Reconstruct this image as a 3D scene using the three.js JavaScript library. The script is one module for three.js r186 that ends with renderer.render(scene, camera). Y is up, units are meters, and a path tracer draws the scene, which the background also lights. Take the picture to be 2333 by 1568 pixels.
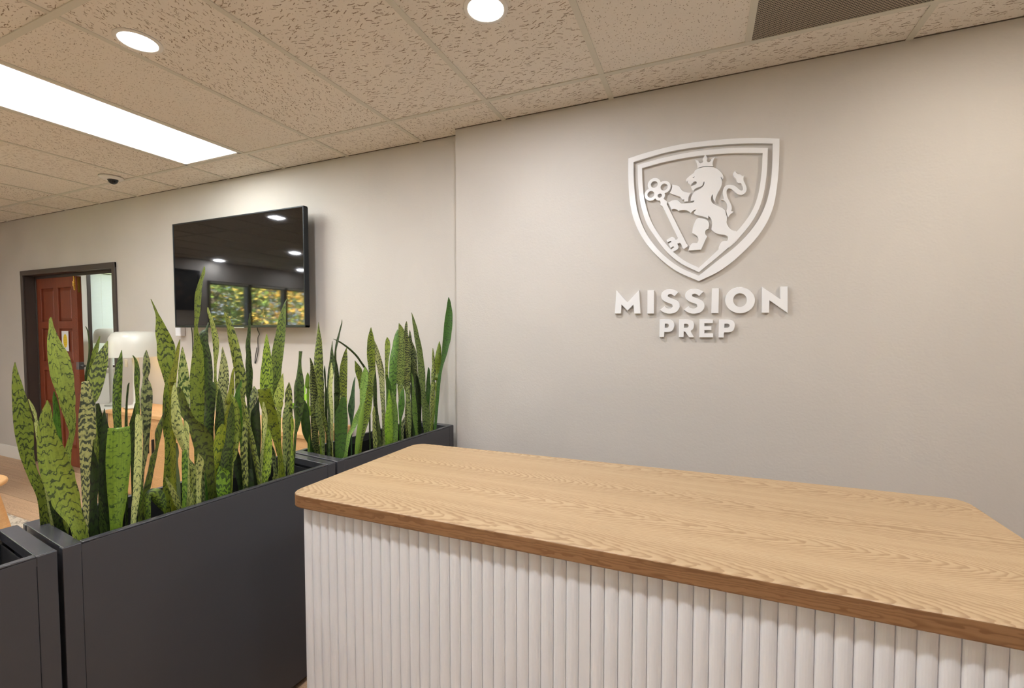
import * as THREE from 'three';
import { RectAreaLightUniformsLib } from 'three/addons/lights/RectAreaLightUniformsLib.js';
import { RoundedBoxGeometry } from 'three/addons/geometries/RoundedBoxGeometry.js';
import { mergeGeometries } from 'three/addons/utils/BufferGeometryUtils.js';

// ---------------------------------------------------------------- camera, sky, sun, exposure
const scene = new THREE.Scene();
const camera = new THREE.PerspectiveCamera(75.077, 2333 / 1568, 0.05, 200);
camera.rotation.order = 'YXZ';
camera.position.set(2.2773, 1.5, 2.1458);
camera.rotation.set(-0.03804, 0.4004, -0.00081);
scene.add(camera);

scene.background = new THREE.Color(0.62, 0.74, 0.92);
scene.backgroundIntensity = 13;

const sun = new THREE.DirectionalLight(new THREE.Color(1, 0.93, 0.8), 210);
sun.name = 'sun'; sun.position.set(14, 17, -6); sun.target.position.set(-9, 0, 4);
sun.castShadow = true; sun.shadow.mapSize.set(2048, 2048);
Object.assign(sun.shadow.camera, { left: -22, right: 22, top: 22, bottom: -22, near: 1, far: 80 });
scene.add(sun, sun.target);

const renderer = new THREE.WebGLRenderer({ antialias: true });
renderer.toneMapping = THREE.LinearToneMapping;
renderer.toneMappingExposure = 1.0;
renderer.shadowMap.enabled = true;
RectAreaLightUniformsLib.init();

const DOWN_POWER = 288, PANEL_POWER = 10;
const DOWN_COLOR = new THREE.Color(0.97, 1, 1.07), PANEL_COLOR = new THREE.Color(0.95, 1, 0.96);

// ---------------------------------------------------------------- helpers
let seed = 1234567;
const rnd = () => { seed = (seed * 1664525 + 1013904223) >>> 0; return seed / 4294967296; };
const rr = (a, b) => a + (b - a) * rnd();
const lerp = (a, b, t) => a + (b - a) * t, clamp01 = (t) => Math.min(1, Math.max(0, t));
const smooth = (a, b, t) => { t = clamp01((t - a) / (b - a)); return t * t * (3 - 2 * t); };
const hash = (x, y, s) => { let h = (x * 374761393 + y * 668265263 + s * 974634721) | 0; h = Math.imul(h ^ (h >>> 13), 1274126177); return ((h ^ (h >>> 16)) >>> 0) / 4294967296; };
function noise(x, y, px, py, s) {            // value noise on a lattice that wraps after px, py cells
  const xi = Math.floor(x), yi = Math.floor(y), fx = x - xi, fy = y - yi, w = (i, p) => ((i % p) + p) % p;
  const u = fx * fx * (3 - 2 * fx), v = fy * fy * (3 - 2 * fy);
  const a = hash(w(xi, px), w(yi, py), s), b = hash(w(xi + 1, px), w(yi, py), s), c = hash(w(xi, px), w(yi + 1, py), s), d = hash(w(xi + 1, px), w(yi + 1, py), s);
  return lerp(lerp(a, b, u), lerp(c, d, u), v);
}
function texture(w, h, fn, srgb = true) {
  const data = new Uint8Array(w * h * 4);
  for (let y = 0; y < h; y++) for (let x = 0; x < w; x++) {
    const c = fn(x / w, y / h), i = (y * w + x) * 4;
    data[i] = c[0]; data[i + 1] = c[1]; data[i + 2] = c[2]; data[i + 3] = 255;
  }
  const t = new THREE.DataTexture(data, w, h);
  t.wrapS = t.wrapT = THREE.RepeatWrapping; t.magFilter = THREE.LinearFilter; t.minFilter = THREE.LinearMipmapLinearFilter; t.generateMipmaps = true;
  if (srgb) t.colorSpace = THREE.SRGBColorSpace;
  t.needsUpdate = true;
  return t;
}
const mixc = (a, b, t) => [lerp(a[0], b[0], t), lerp(a[1], b[1], t), lerp(a[2], b[2], t)];
const mul = (a, k) => [Math.min(255, a[0] * k), Math.min(255, a[1] * k), Math.min(255, a[2] * k)];
const std = (o) => new THREE.MeshStandardMaterial(o);

const names = {};
function numbered(n) { const k = names[n] = (names[n] ?? -1) + 1; return k ? n + '_' + String(k).padStart(3, '0') : n; }
function shadows(o) { o.castShadow = o.receiveShadow = true; return o; }
function geo(g) { return Array.isArray(g) ? mergeGeometries(g.map((q) => q.index ? q.toNonIndexed() : q)) : g; }
function part(parent, name, g, material, label) {
  const m = shadows(new THREE.Mesh(geo(g), material)); m.name = name; if (label) m.userData.label = label;
  parent.add(m); return m;
}
function thing(name, label, category, at = [0, 0, 0], turn = 0, group) {
  const o = new THREE.Group(); o.name = numbered(name); o.position.set(...at); o.rotation.y = turn;
  o.userData = { label, category }; if (group) o.userData.group = group;
  scene.add(o); return o;
}
function single(name, label, category, g, material, at = [0, 0, 0], turn = 0, group) {
  const m = shadows(new THREE.Mesh(geo(g), material)); m.name = numbered(name); m.position.set(...at); m.rotation.y = turn;
  m.userData = { label, category }; if (group) m.userData.group = group;
  scene.add(m); return m;
}
function struct(name, g, material) {
  const m = g ? shadows(new THREE.Mesh(geo(g), material)) : new THREE.Group(); m.name = name; m.userData = { kind: 'structure' };
  scene.add(m); return m;
}
function metreUV(g) {                         // texture coordinates in metres, by the way a face points
  const p = g.attributes.position, n = g.attributes.normal, uv = new Float32Array(p.count * 2);
  for (let i = 0; i < p.count; i++) {
    const ax = Math.abs(n.getX(i)), ay = Math.abs(n.getY(i)), az = Math.abs(n.getZ(i));
    if (ay >= ax && ay >= az) { uv[2 * i] = p.getX(i); uv[2 * i + 1] = p.getZ(i); } else if (ax > az) { uv[2 * i] = p.getZ(i); uv[2 * i + 1] = p.getY(i); } else { uv[2 * i] = p.getX(i); uv[2 * i + 1] = p.getY(i); }
  }
  g.setAttribute('uv', new THREE.BufferAttribute(uv, 2)); return g;
}
const box = (x0, x1, y0, y1, z0, z1) => metreUV(new THREE.BoxGeometry(x1 - x0, y1 - y0, z1 - z0).translate((x0 + x1) / 2, (y0 + y1) / 2, (z0 + z1) / 2));
const rbox = (x0, x1, y0, y1, z0, z1, r = 0.003, s = 2) => metreUV(new RoundedBoxGeometry(x1 - x0, y1 - y0, z1 - z0, s, r).translate((x0 + x1) / 2, (y0 + y1) / 2, (z0 + z1) / 2));
const lathe = (pts, n = 40) => new THREE.LatheGeometry(pts.map((p) => new THREE.Vector2(...p)), n);
const tube = (pts, r, n = 24, k = 8) => new THREE.TubeGeometry(new THREE.CatmullRomCurve3(pts.map((p) => new THREE.Vector3(...p))), n, r, k);
const cyl = (r0, r1, h, x, y, z, n = 20) => new THREE.CylinderGeometry(r0, r1, h, n).translate(x, y, z);
function outline(pts, n = 4) {                // smooth where the line bends gently, sharp where it turns hard
  const N = pts.length, P = pts.map((p) => new THREE.Vector2(p[0], p[1])), sharp = P.map((p, i) => {
    const a = p.clone().sub(P[(i + N - 1) % N]), b = P[(i + 1) % N].clone().sub(p);
    return Math.abs(Math.atan2(a.x * b.y - a.y * b.x, a.dot(b))) > 0.82;
  });
  const out = [];
  for (let i = 0; i < N; i++) {
    const j = (i + 1) % N, p1 = P[i], p2 = P[j];
    out.push(p1.clone());
    if (sharp[i] && sharp[j]) continue;
    const p0 = sharp[i] ? p1.clone().multiplyScalar(2).sub(p2) : P[(i + N - 1) % N], p3 = sharp[j] ? p2.clone().multiplyScalar(2).sub(p1) : P[(j + 1) % N];
    const L = p1.distanceTo(p2), ta = p2.clone().sub(p0), tb = p3.clone().sub(p1);
    ta.setLength(Math.min(ta.length() * 0.5, L)); tb.setLength(Math.min(tb.length() * 0.5, L));
    for (let k = 1; k < n; k++) {
      const t = k / n, a = 2 * t ** 3 - 3 * t * t + 1, b = t ** 3 - 2 * t * t + t, c = -2 * t ** 3 + 3 * t * t, d = t ** 3 - t * t;
      out.push(new THREE.Vector2(a * p1.x + b * ta.x + c * p2.x + d * tb.x, a * p1.y + b * ta.y + c * p2.y + d * tb.y));
    }
  }
  return out;
}
function plate(outer, holes, depth, z, bevel = 0.001, n = 4) {
  const s = new THREE.Shape(outline(outer, n));
  for (const h of holes) s.holes.push(new THREE.Path(outline(h, n)));
  return new THREE.ExtrudeGeometry(s, { depth: depth - bevel, bevelEnabled: true, bevelThickness: bevel, bevelSize: bevel, bevelOffset: -bevel, bevelSegments: 1, curveSegments: 12 }).translate(0, 0, z);
}

// ---------------------------------------------------------------- materials
const paintBump = texture(512, 512, (u, v) => { const n = 255 * (0.5 * noise(u * 170, v * 170, 170, 170, 3) + 0.3 * noise(u * 90, v * 90, 90, 90, 4) + 0.2 * noise(u * 30, v * 30, 30, 30, 5)); return [n, n, n]; }, false);
const paintTint = (c, s) => texture(256, 256, (u, v) => mul(c, 0.985 + 0.03 * noise(u * 9, v * 9, 9, 9, s)));
const wallTint = paintTint([201, 195, 187], 6); wallTint.repeat.set(0.4, 0.4);
const wallPaint = std({ map: wallTint, bumpMap: paintBump, bumpScale: 0.0005, roughness: 0.62 });
const whitePaint = std({ color: 0xe9e6df, roughness: 0.45 });
const backWallPaint = std({ color: 0xe2ded6, roughness: 0.7 });
const gridPaint = std({ color: 0xd6d2c4, roughness: 0.5 });
const signWhite = new THREE.MeshPhysicalMaterial({ color: 0xeeedec, roughness: 0.28, clearcoat: 0.25, clearcoatRoughness: 0.12 });
const deskWhite = std({ color: 0xeeeeef, roughness: 0.5 });
const charcoal = std({ color: 0x434347, roughness: 0.42, metalness: 0.15 });
const charcoalRim = std({ color: 0x46464a, roughness: 0.27, metalness: 0.15 });
const linerBlack = std({ color: 0x121214, roughness: 0.9 });
const blackPlastic = std({ color: 0x1b1c1f, roughness: 0.35 });
const frameBrown = std({ color: 0x453c37, roughness: 0.42 });
const brass = std({ color: 0xc39a4a, roughness: 0.25, metalness: 1 });
const steel = std({ color: 0x9a9a9c, roughness: 0.3, metalness: 1 });
const glass = new THREE.MeshPhysicalMaterial({ color: 0xffffff, roughness: 0.02, transmission: 1, thickness: 0, ior: 1.5 });

function woodTexture(w, h, light, dark, pore, lenM, widM, staves, s, tilt = 34, curl = 2100) {
  const st = []; let at = 0;
  for (let i = 0; i < staves; i++) { st.push({ a: at, c: at + (0.35 + 0.3 * hash(i, 1, s)) * widM / staves, x: hash(i, 2, s) * lenM, k: curl * (0.75 + 0.7 * hash(i, 3, s)), dir: hash(i, 4, s) > 0.2 ? 1 : -1, tone: 0.97 + 0.05 * hash(i, 5, s) }); at += widM / staves; }
  return texture(w, h, (u, v) => {
    const x = u * lenM, z = v * widM, b = st[Math.min(staves - 1, Math.floor(v * staves))];
    const wob = 0.012 * (noise(u * 7, v * 6, 7, 6, s + 1) - 0.5) + 0.003 * (noise(u * 40, v * 14, 40, 14, s + 2) - 0.5);
    const dz = z - b.c + wob + 0.004 * Math.sin(x * 7 + b.x * 9), rag = 0.5 * (noise(u * lenM * 60, v * widM * 160, Math.round(lenM * 60), Math.max(1, Math.round(widM * 160)), s + 9) - 0.5);
    const ring = b.dir * x * tilt * (1 + 0.25 * Math.sin(x * 2.1 + b.x)) + b.k * (Math.hypot(dz, 0.009) + 10 * dz * dz) + 3 * noise(u * 4, v * 5, 4, 5, s + 3) + 0.9 * noise(u * 17, v * 9, 17, 9, s + 8) + rag;
    const fr = ring - Math.floor(ring), late = smooth(0.35, 0.9, fr) * (1 - smooth(0.93, 1, fr)), near = Math.exp(-dz * dz / 0.0045);
    const fibre = noise(u * lenM * 22, v * widM * 900, Math.max(1, Math.round(lenM * 22)), Math.max(1, Math.round(widM * 900)), s + 4), streak = 0.6 * noise(u * 3, v * widM * 70, 3, Math.max(1, Math.round(widM * 70)), s + 5) + 0.4 * noise(u * 6, v * widM * 240, 6, Math.max(1, Math.round(widM * 240)), s + 6);
    let c = mixc(light, dark, late * (0.45 + 0.5 * near) + 0.5 * (streak - 0.5));
    c = mixc(c, pore, 0.2 * smooth(0.62, 0.95, fibre));
    return mul(c, b.tone * (0.97 + 0.05 * fibre));
  });
}
const counterTex = woodTexture(2048, 1024, [181, 154, 119], [154, 123, 88], [132, 101, 68], 1.9, 0.8, 4, 11, 30, 48); counterTex.repeat.set(1 / 1.9, 1 / 0.8); counterTex.offset.set(0.5, 0.5);
const counterWood = std({ map: counterTex, roughness: 0.42 });
const edgeTex = woodTexture(1024, 64, [152, 113, 76], [128, 91, 58], [104, 73, 47], 1.9, 0.08, 1, 21, 2, 60); edgeTex.repeat.set(1 / 1.9, 1 / 0.08); edgeTex.offset.x = 0.5;
const edgeWood = std({ map: edgeTex, roughness: 0.45 });
const oakTex = woodTexture(512, 512, [222, 176, 122], [196, 148, 96], [176, 128, 80], 1.2, 0.6, 3, 31, 14, 900); oakTex.repeat.set(1 / 1.2, 1 / 0.6);
const oak = std({ map: oakTex, roughness: 0.45 });
const mahoganyTex = woodTexture(512, 512, [140, 68, 40], [104, 46, 26], [78, 34, 20], 1.2, 0.6, 2, 41, 10, 500); mahoganyTex.repeat.set(1 / 0.6, 1 / 1.2); mahoganyTex.rotation = Math.PI / 2;
const mahogany = std({ map: mahoganyTex, roughness: 0.4 });
const plankTex = [0, 1, 2, 3].map((i) => { const t = woodTexture(512, 128, mul([196, 164, 132], 0.95 + 0.03 * i), [160, 126, 96], [134, 102, 76], 1.52, 0.19, 1, 51 + i, 12, 900); t.repeat.set(1 / 1.52, 1 / 0.19); return t; });
const plankWood = plankTex.map((t) => std({ map: t, roughness: 0.5 }));

// ---------------------------------------------------------------- room shell
const CEIL = 2.682, TV_WALL = -0.3136, LOGO_WALL = -0.2381, LEFT = -5.8, RIGHT = 4.2, REAR = 6.4, STEP = 0.9014, T = 0.6096;
struct('wall_back', [
  box(LEFT, -4.585, 0, CEIL + 0.06, -0.46, TV_WALL), box(-4.585, -2.845, 2.085, CEIL + 0.06, -0.46, TV_WALL), box(-2.845, STEP + 0.05, 0, CEIL + 0.06, -0.46, TV_WALL),
], wallPaint);
struct('wall_front_of_back', [box(STEP, RIGHT, 0, CEIL + 0.06, -0.46, LOGO_WALL)], wallPaint).name = 'wall_back_right';
struct('wall_right', [box(RIGHT, RIGHT + 0.15, 0, CEIL + 0.06, -0.46, REAR + 0.15)], wallPaint);
struct('wall_rear', [box(LEFT, RIGHT, 0, CEIL + 0.06, REAR, REAR + 0.15)], wallPaint);
const SILL = 0.9, HEAD = 2.33, W1 = [2.73, 6.01], W2 = [-3.3, -1.41];
struct('wall_left', [
  box(LEFT - 0.2, LEFT, 0, SILL, -4.3, REAR + 0.15), box(LEFT - 0.2, LEFT, HEAD, CEIL + 0.06, -4.3, REAR + 0.15),
  box(LEFT - 0.2, LEFT, SILL, HEAD, W1[1], REAR + 0.15), box(LEFT - 0.2, LEFT, SILL, HEAD, W2[1], W1[0]), box(LEFT - 0.2, LEFT, SILL, HEAD, -4.3, W2[0]),
], wallPaint);
struct('wall_next_room', [box(LEFT, 1.2, 0, CEIL + 0.06, -4.3, -4.15), box(1.05, 1.2, 0, CEIL + 0.06, -4.15, -0.46)], backWallPaint).name = 'wall_far_room';
struct('wall_lining_next_room', [box(LEFT, LEFT + 0.012, 0, SILL, -4.15, -0.46), box(LEFT, LEFT + 0.012, SILL, CEIL, W2[1], -0.46), box(LEFT, LEFT + 0.012, HEAD, CEIL, -4.15, W2[1])], backWallPaint).name = 'wall_left_far_room';
struct('roof', [box(LEFT - 0.7, RIGHT + 0.3, CEIL + 0.3, CEIL + 0.5, -4.6, REAR + 0.4)], std({ color: 0x8a8780, roughness: 0.9 }));
struct('wall_plenum', [box(LEFT - 0.2, LEFT - 0.02, CEIL, CEIL + 0.3, -4.3, REAR + 0.15), box(RIGHT, RIGHT + 0.15, CEIL, CEIL + 0.3, -4.3, REAR + 0.15), box(LEFT - 0.2, RIGHT, CEIL, CEIL + 0.3, REAR, REAR + 0.15), box(LEFT - 0.2, RIGHT, CEIL, CEIL + 0.3, -4.3, -4.15)], backWallPaint).name = 'wall_above_ceiling';
struct('trim_1', [rbox(LEFT, -4.62, 0, 0.14, TV_WALL, TV_WALL + 0.014, 0.004), rbox(-2.81, STEP, 0, 0.14, TV_WALL, TV_WALL + 0.014, 0.004)], whitePaint).name = 'baseboard_back';
struct('baseboard_left', [rbox(LEFT, LEFT + 0.014, 0, 0.14, TV_WALL, REAR, 0.004)], whitePaint);

const floor = struct('floor', [box(LEFT - 0.2, RIGHT + 0.15, -0.12, -0.008, -4.3, REAR + 0.15)], std({ color: 0x6d5a48, roughness: 0.8 }));
part(floor, 'far_room_floor', [box(LEFT, 1.1, -0.008, 0, -4.15, -0.32)], plankWood[1]);
{
  const shapes = [1.515, 0.9].map((l) => metreUV(new THREE.BoxGeometry(l, 0.0085, 0.1875).translate(l / 2, 0, 0.09375)));
  for (let r = 0; r < 36; r++) {
    let x = LEFT - rr(0, 1.4); const z = -0.31 + r * 0.19;
    while (x < RIGHT) {
      const m = part(floor, 'plank', shapes[0], plankWood[Math.floor(rnd() * 4)]); m.position.set(x, -0.0043 + rr(-0.0003, 0.0003), z); x += 1.52;
    }
  }
}

// ceiling: rails, tees and mineral tiles in a two by four foot grid
function tileTexture(kind, s) {
  seed = s;
  const c = document.createElement('canvas'); c.width = 512; c.height = 1024; const g = c.getContext('2d');
  const ground = '#ece5da'; g.fillStyle = ground; g.fillRect(0, 0, 512, 1024);
  for (let i = 0; i < 6000; i++) { g.fillStyle = rnd() > 0.5 ? 'rgba(226,215,196,0.35)' : 'rgba(150,134,112,0.3)'; g.fillRect(rnd() * 512, rnd() * 1024, 1.4, 1.4); }
  const dots = { pin: 2600, fine: 2600, coarse: 1700, fissure: 1500 }[kind];
  for (let i = 0; i < dots; i++) { g.fillStyle = rnd() > 0.5 ? '#8d7b66' : '#a08d77'; g.beginPath(); g.arc(rnd() * 512, rnd() * 1024, rr(0.7, kind === 'pin' ? 1.7 : 1.4), 0, 7); g.fill(); }
  const lines = { pin: 0, fine: 1100, coarse: 1500, fissure: 1150 }[kind];
  for (let i = 0; i < lines; i++) {
    const x = rnd() * 512, y = rnd() * 1024, a = kind === 'coarse' ? rr(0.4, 1.9) : rr(-0.55, 0.55), l = kind === 'fissure' ? rr(5, 22) : kind === 'coarse' ? rr(4, 13) : rr(3, 9);
    g.strokeStyle = rnd() > 0.4 ? '#8a7761' : '#9c8973'; g.lineWidth = kind === 'fine' ? rr(0.9, 1.6) : rr(1.2, 2.6); g.lineCap = 'round';
    g.beginPath(); g.moveTo(x, y); g.quadraticCurveTo(x + Math.cos(a) * l * 0.5 + rr(-3, 3), y + Math.sin(a) * l * 0.5 + rr(-3, 3), x + Math.cos(a) * l, y + Math.sin(a) * l); g.stroke();
  }
  const t = new THREE.CanvasTexture(c); t.colorSpace = THREE.SRGBColorSpace; t.wrapS = t.wrapT = THREE.RepeatWrapping; t.repeat.set(1 / T, 1 / (2 * T));
  return std({ map: t, bumpMap: t, bumpScale: 0.0015, roughness: 0.95 });
}
const tileKinds = { pin: tileTexture('pin', 11), fine: tileTexture('fine', 12), coarse: tileTexture('coarse', 13), fissure: tileTexture('fissure', 14) };
const ceiling = struct('ceiling', [box(LEFT, RIGHT, CEIL + 0.05, CEIL + 0.07, -4.15, REAR)], std({ color: 0xb3a58e, roughness: 0.95 }));
const RX = (k) => (k - 5) * T, K0 = -5, K1 = 12, ROWS = [0, 1, 2, 3, 4, 5];
{
  seed = 99;
  const full = metreUV(new THREE.BoxGeometry(T - 0.006, 0.016, 2 * T - 0.006)), rail = 0.0125, yb = CEIL - 0.002;
  const kindAt = (k, r) => ({ '4,0': 'fine', '5,0': 'coarse', '6,0': 'fissure', '7,0': 'fissure', '8,0': 'pin', '3,0': 'fine', '2,0': 'coarse' })[k + ',' + r] ?? ['fine', 'coarse', 'fine', 'fissure'][Math.floor(rnd() * 4)];
  const skip = new Set(['3,0', '9,0', '0,3']);
  for (const r of ROWS) {
    const z = r * 2 * T;
    if (z < REAR) part(ceiling, 'ceiling_rail', box(LEFT, RIGHT, CEIL - 0.002, CEIL + 0.03, z - rail, z + rail), gridPaint);
    for (let k = K0; k <= K1; k++) {
      const x = RX(k), zb = Math.min(REAR, z + 2 * T);
      if (x > LEFT && x < RIGHT) part(ceiling, 'ceiling_tee', box(x - rail, x + rail, yb + 0.0006, CEIL + 0.03, z + rail, zb - rail), gridPaint);
      if (skip.has(k + ',' + r) || x + T > RIGHT + 0.3 || x < LEFT - 0.4 || zb - z < 1) continue;
      const m = part(ceiling, 'ceiling_tile', full, tileKinds[kindAt(k, r)]);
      m.position.set(x + T / 2, CEIL + 0.0102, z + T); m.scale.x = rnd() > 0.5 ? -1 : 1;
      if (x < LEFT) { m.scale.x *= 0.5; m.position.x = (LEFT + x + T) / 2; }
      if (x + T > RIGHT) { m.scale.x *= 0.8; m.position.x = (RIGHT + x) / 2; }
    }
  }
  for (let k = K0; k <= K1; k++) {                     // the narrow border along the wall
    const wide = k === 8 ? 2 : 1; if (k === 9) continue;
    const x0 = Math.max(LEFT, RX(k)), x1 = Math.min(RIGHT, RX(k + wide)), zw = x0 >= STEP - 0.35 ? LOGO_WALL : TV_WALL;
    if (x1 - x0 < 0.05) continue;
    const w = x1 - x0 - 0.006, d = -zw - 0.003;
    const m = part(ceiling, 'ceiling_tile', metreUV(new THREE.BoxGeometry(w, 0.016, d)), tileKinds[k === 7 || k === 8 || k === 10 ? 'fissure' : 'coarse']);
    m.position.set((x0 + x1) / 2, CEIL + 0.0102, zw / 2);
    if (k === 6) { m.geometry.dispose(); m.geometry = metreUV(new THREE.BoxGeometry(w, 0.016, -TV_WALL - 0.003)); m.position.z = TV_WALL / 2; }
    if (RX(k) > LEFT) part(ceiling, 'ceiling_tee', box(RX(k) - rail, RX(k) + rail, yb + 0.0006, CEIL + 0.03, (RX(k) > STEP ? LOGO_WALL : TV_WALL), -rail), gridPaint);
  }
  for (const [a, b, zw] of [[LEFT, STEP, TV_WALL], [STEP, RIGHT, LOGO_WALL]]) part(ceiling, 'wall_angle', box(a, b, CEIL + 0.0008, CEIL + 0.02, zw, zw + 0.008), std({ color: 0x5d5346, roughness: 0.8 }));
  part(ceiling, 'far_room_ceiling', [box(LEFT, 1.1, CEIL - 0.01, CEIL + 0.05, -4.15, -0.46)], std({ color: 0xd9d4c8, roughness: 0.95 }));
}
{ // perforated return-air grille lying in the grid
  const holes = texture(64, 64, (u, v) => { const d = Math.min(Math.hypot(u - 0.25, v - 0.25), Math.hypot(u - 0.75, v - 0.75), Math.hypot(u - 0.25, v - 1.25), Math.hypot(u - 1.25, v - 0.25)); return d < 0.225 ? [26, 22, 19] : d < 0.255 ? [80, 72, 62] : [168, 156, 138]; });
  holes.repeat.set(1 / 0.0115, 1 / 0.0115);
  const t = thing('ceiling_vent', 'perforated metal air grille set in the ceiling grid', 'vent', [RX(9) + T / 2, CEIL, T]);
  part(t, 'perforated_panel', box(-T / 2 + 0.011, T / 2 - 0.011, 0.001, 0.003, -T + 0.011, T - 0.011), std({ map: holes, roughness: 0.55, metalness: 0.2 }));
  part(t, 'backing', box(-T / 2 + 0.012, T / 2 - 0.012, 0.02, 0.03, -T + 0.012, T - 0.012), linerBlack);
}

// ---------------------------------------------------------------- ceiling lights (each with its own lamp)
function areaLamp(parent, w, h, color, power, y, x = 0, z = 0) {
  const l = new THREE.RectAreaLight(color, power, w, h); l.name = 'light'; l.position.set(x, y, z); l.rotation.x = -Math.PI / 2; parent.add(l); return l;
}
const lensGlow = std({ color: 0xffffff, emissive: new THREE.Color(1, 0.98, 0.95), emissiveIntensity: 25, roughness: 0.4 });
const panelGlow = std({ color: 0xffffff, emissive: new THREE.Color(0.99, 1, 0.99), emissiveIntensity: 5, roughness: 0.4 });
function downlight(x, z, label, group, color = DOWN_COLOR) {
  const t = thing('ceiling_downlight', label, 'ceiling light', [x, CEIL, z], 0, group);
  part(t, 'trim_ring', lathe([[0.066, -0.0015], [0.068, -0.005], [0.078, -0.0045], [0.083, -0.0015], [0.083, 0.001], [0.066, 0.001], [0.066, -0.0015]], 48), whitePaint);
  part(t, 'lamp_lens', new THREE.CylinderGeometry(0.066, 0.066, 0.004, 48).translate(0, -0.001, 0), lensGlow);
  areaLamp(t, 0.117, 0.117, color, DOWN_POWER, -0.006);
}
downlight(0.115, 1.0, 'round downlight next to the long bright ceiling panel, left of the other downlight');
downlight(1.522, 0.609, 'round downlight in a fissured ceiling tile, cut by the top of the picture');
downlight(-1.95, 0.965, 'round downlight left of the picture, mirrored near the top right of the dark screen');
downlight(-3.69, 2.725, 'round downlight mirrored halfway up the right edge of the dark screen');
downlight(-5.35, 4.33, 'round downlight mirrored low at the right edge of the dark screen');
downlight(-5.6, 2.79, 'round downlight mirrored left of the middle of the dark screen');
downlight(3.353, 0.61, 'warmer round downlight just outside the right edge, lighting the wall right of the sign', undefined, new THREE.Color(1, 0.92, 0.82));
for (const [x, z] of [[3.0, 1.86], [1.75, 1.86], [0.55, 1.9], [-0.3, 2.6], [1.6, 4.3], [-1.9, 4.4]]) downlight(x, z, 'round downlight in the ceiling outside the picture', 'ceiling downlights outside the picture');
function panelLight(k, r, label, power = PANEL_POWER, group) {
  const t = thing('ceiling_panel_light', label, 'ceiling light', [RX(k) + T / 2, CEIL, r * 2 * T + T], 0, group), w = T / 2 - 0.0125, h = T - 0.0125;
  part(t, 'frame', [box(-w, w, 0, 0.02, -h, -h + 0.02), box(-w, w, 0, 0.02, h - 0.02, h), box(-w, -w + 0.02, 0, 0.02, -h, h), box(w - 0.02, w, 0, 0.02, -h, h)], whitePaint);
  part(t, 'lamp_diffuser', box(-w + 0.018, w - 0.018, 0.003, 0.008, -h + 0.018, h - 0.018), panelGlow);
  areaLamp(t, 0.53, 1.15, PANEL_COLOR, power, -0.002);
}
panelLight(0, 3, 'light panel in the ceiling far to the left behind the camera', 21);
panelLight(3, 0, 'long rectangular light panel glowing white in the ceiling above the dark screen');
{ // the light of the room behind the open doorway
  const t = thing('ceiling_panel_light', 'light panel in the ceiling of the room behind the doorway', 'ceiling light', [-4.4, CEIL - 0.01, -2.2]);
  part(t, 'lamp_diffuser', box(-0.3, 0.3, -0.012, 0, -0.6, 0.6), panelGlow);
  areaLamp(t, 0.55, 1.15, PANEL_COLOR, 16, -0.016);
}

// ---------------------------------------------------------------- windows, blinds and what stands outside
function windowUnit(name, z0, z1, panes) {
  const g = struct(name), fr = 0.05, x0 = LEFT - 0.16, x1 = LEFT - 0.1;
  part(g, 'window_frame', [box(x0, x1, SILL, SILL + fr, z0, z1), box(x0, x1, HEAD - fr, HEAD, z0, z1), box(x0, x1, SILL + fr, HEAD - fr, z0, z0 + fr), box(x0, x1, SILL + fr, HEAD - fr, z1 - fr, z1)], blackPlastic);
  for (let i = 1; i < panes; i++) { const z = lerp(z0, z1, i / panes); part(g, 'mullion', rbox(x0 - 0.01, x1 + 0.05, SILL + fr, HEAD - fr, z - 0.045, z + 0.045, 0.004), frameBrown); }
  for (let i = 0; i < panes; i++) part(g, 'pane', box(LEFT - 0.132, LEFT - 0.128, SILL + fr, HEAD - fr, lerp(z0, z1, i / panes) + 0.045, lerp(z0, z1, (i + 1) / panes) - 0.045), glass);
  for (const z of [z0, z1]) part(g, 'casing', rbox(LEFT - 0.1, LEFT + 0.018, SILL, HEAD, z - 0.022, z + 0.022, 0.003), frameBrown);
  part(g, 'bottom_rail', rbox(LEFT - 0.06, LEFT - 0.015, SILL + 0.002, SILL + 0.03, z0 + 0.022, z1 - 0.022, 0.003), frameBrown);
  part(g, 'window_sill', rbox(LEFT - 0.1, LEFT + 0.05, SILL - 0.03, SILL, z0 - 0.04, z1 + 0.04, 0.006), whitePaint);
}
windowUnit('window_1', ...W1, 4);
windowUnit('window_2', ...W2, 2);
const slatWhite = new THREE.MeshPhysicalMaterial({ color: 0xe4e6e2, roughness: 0.6, transmission: 0.2, thickness: 0, side: THREE.DoubleSide });
function blind(z0, z1, tilt, label, bottom = SILL + 0.035, x = LEFT - 0.035) {
  const t = thing('window_blind', label, 'window blind', [x, bottom, (z0 + z1) / 2]), w = z1 - z0 - 0.03, h = HEAD - bottom, slats = [];
  part(t, 'headrail', rbox(-0.02, 0.02, h - 0.04, h - 0.005, -w / 2, w / 2, 0.004), whitePaint);
  part(t, 'bottom_rail', rbox(-0.012, 0.012, 0, 0.014, -w / 2, w / 2, 0.004), whitePaint);
  for (let y = 0.03; y < h - 0.05; y += 0.021) { const s = new THREE.BoxGeometry(0.025, 0.0006, w).rotateZ(tilt).translate(0, y, 0); slats.push(s); }
  const m = part(t, 'slats', slats, slatWhite); m.userData.kind = 'stuff';
  for (const f of [-0.35, 0.35]) part(t, 'cord', cyl(0.0012, 0.0012, h - 0.05, 0.014, h / 2, f * w, 6), whitePaint);
}
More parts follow.
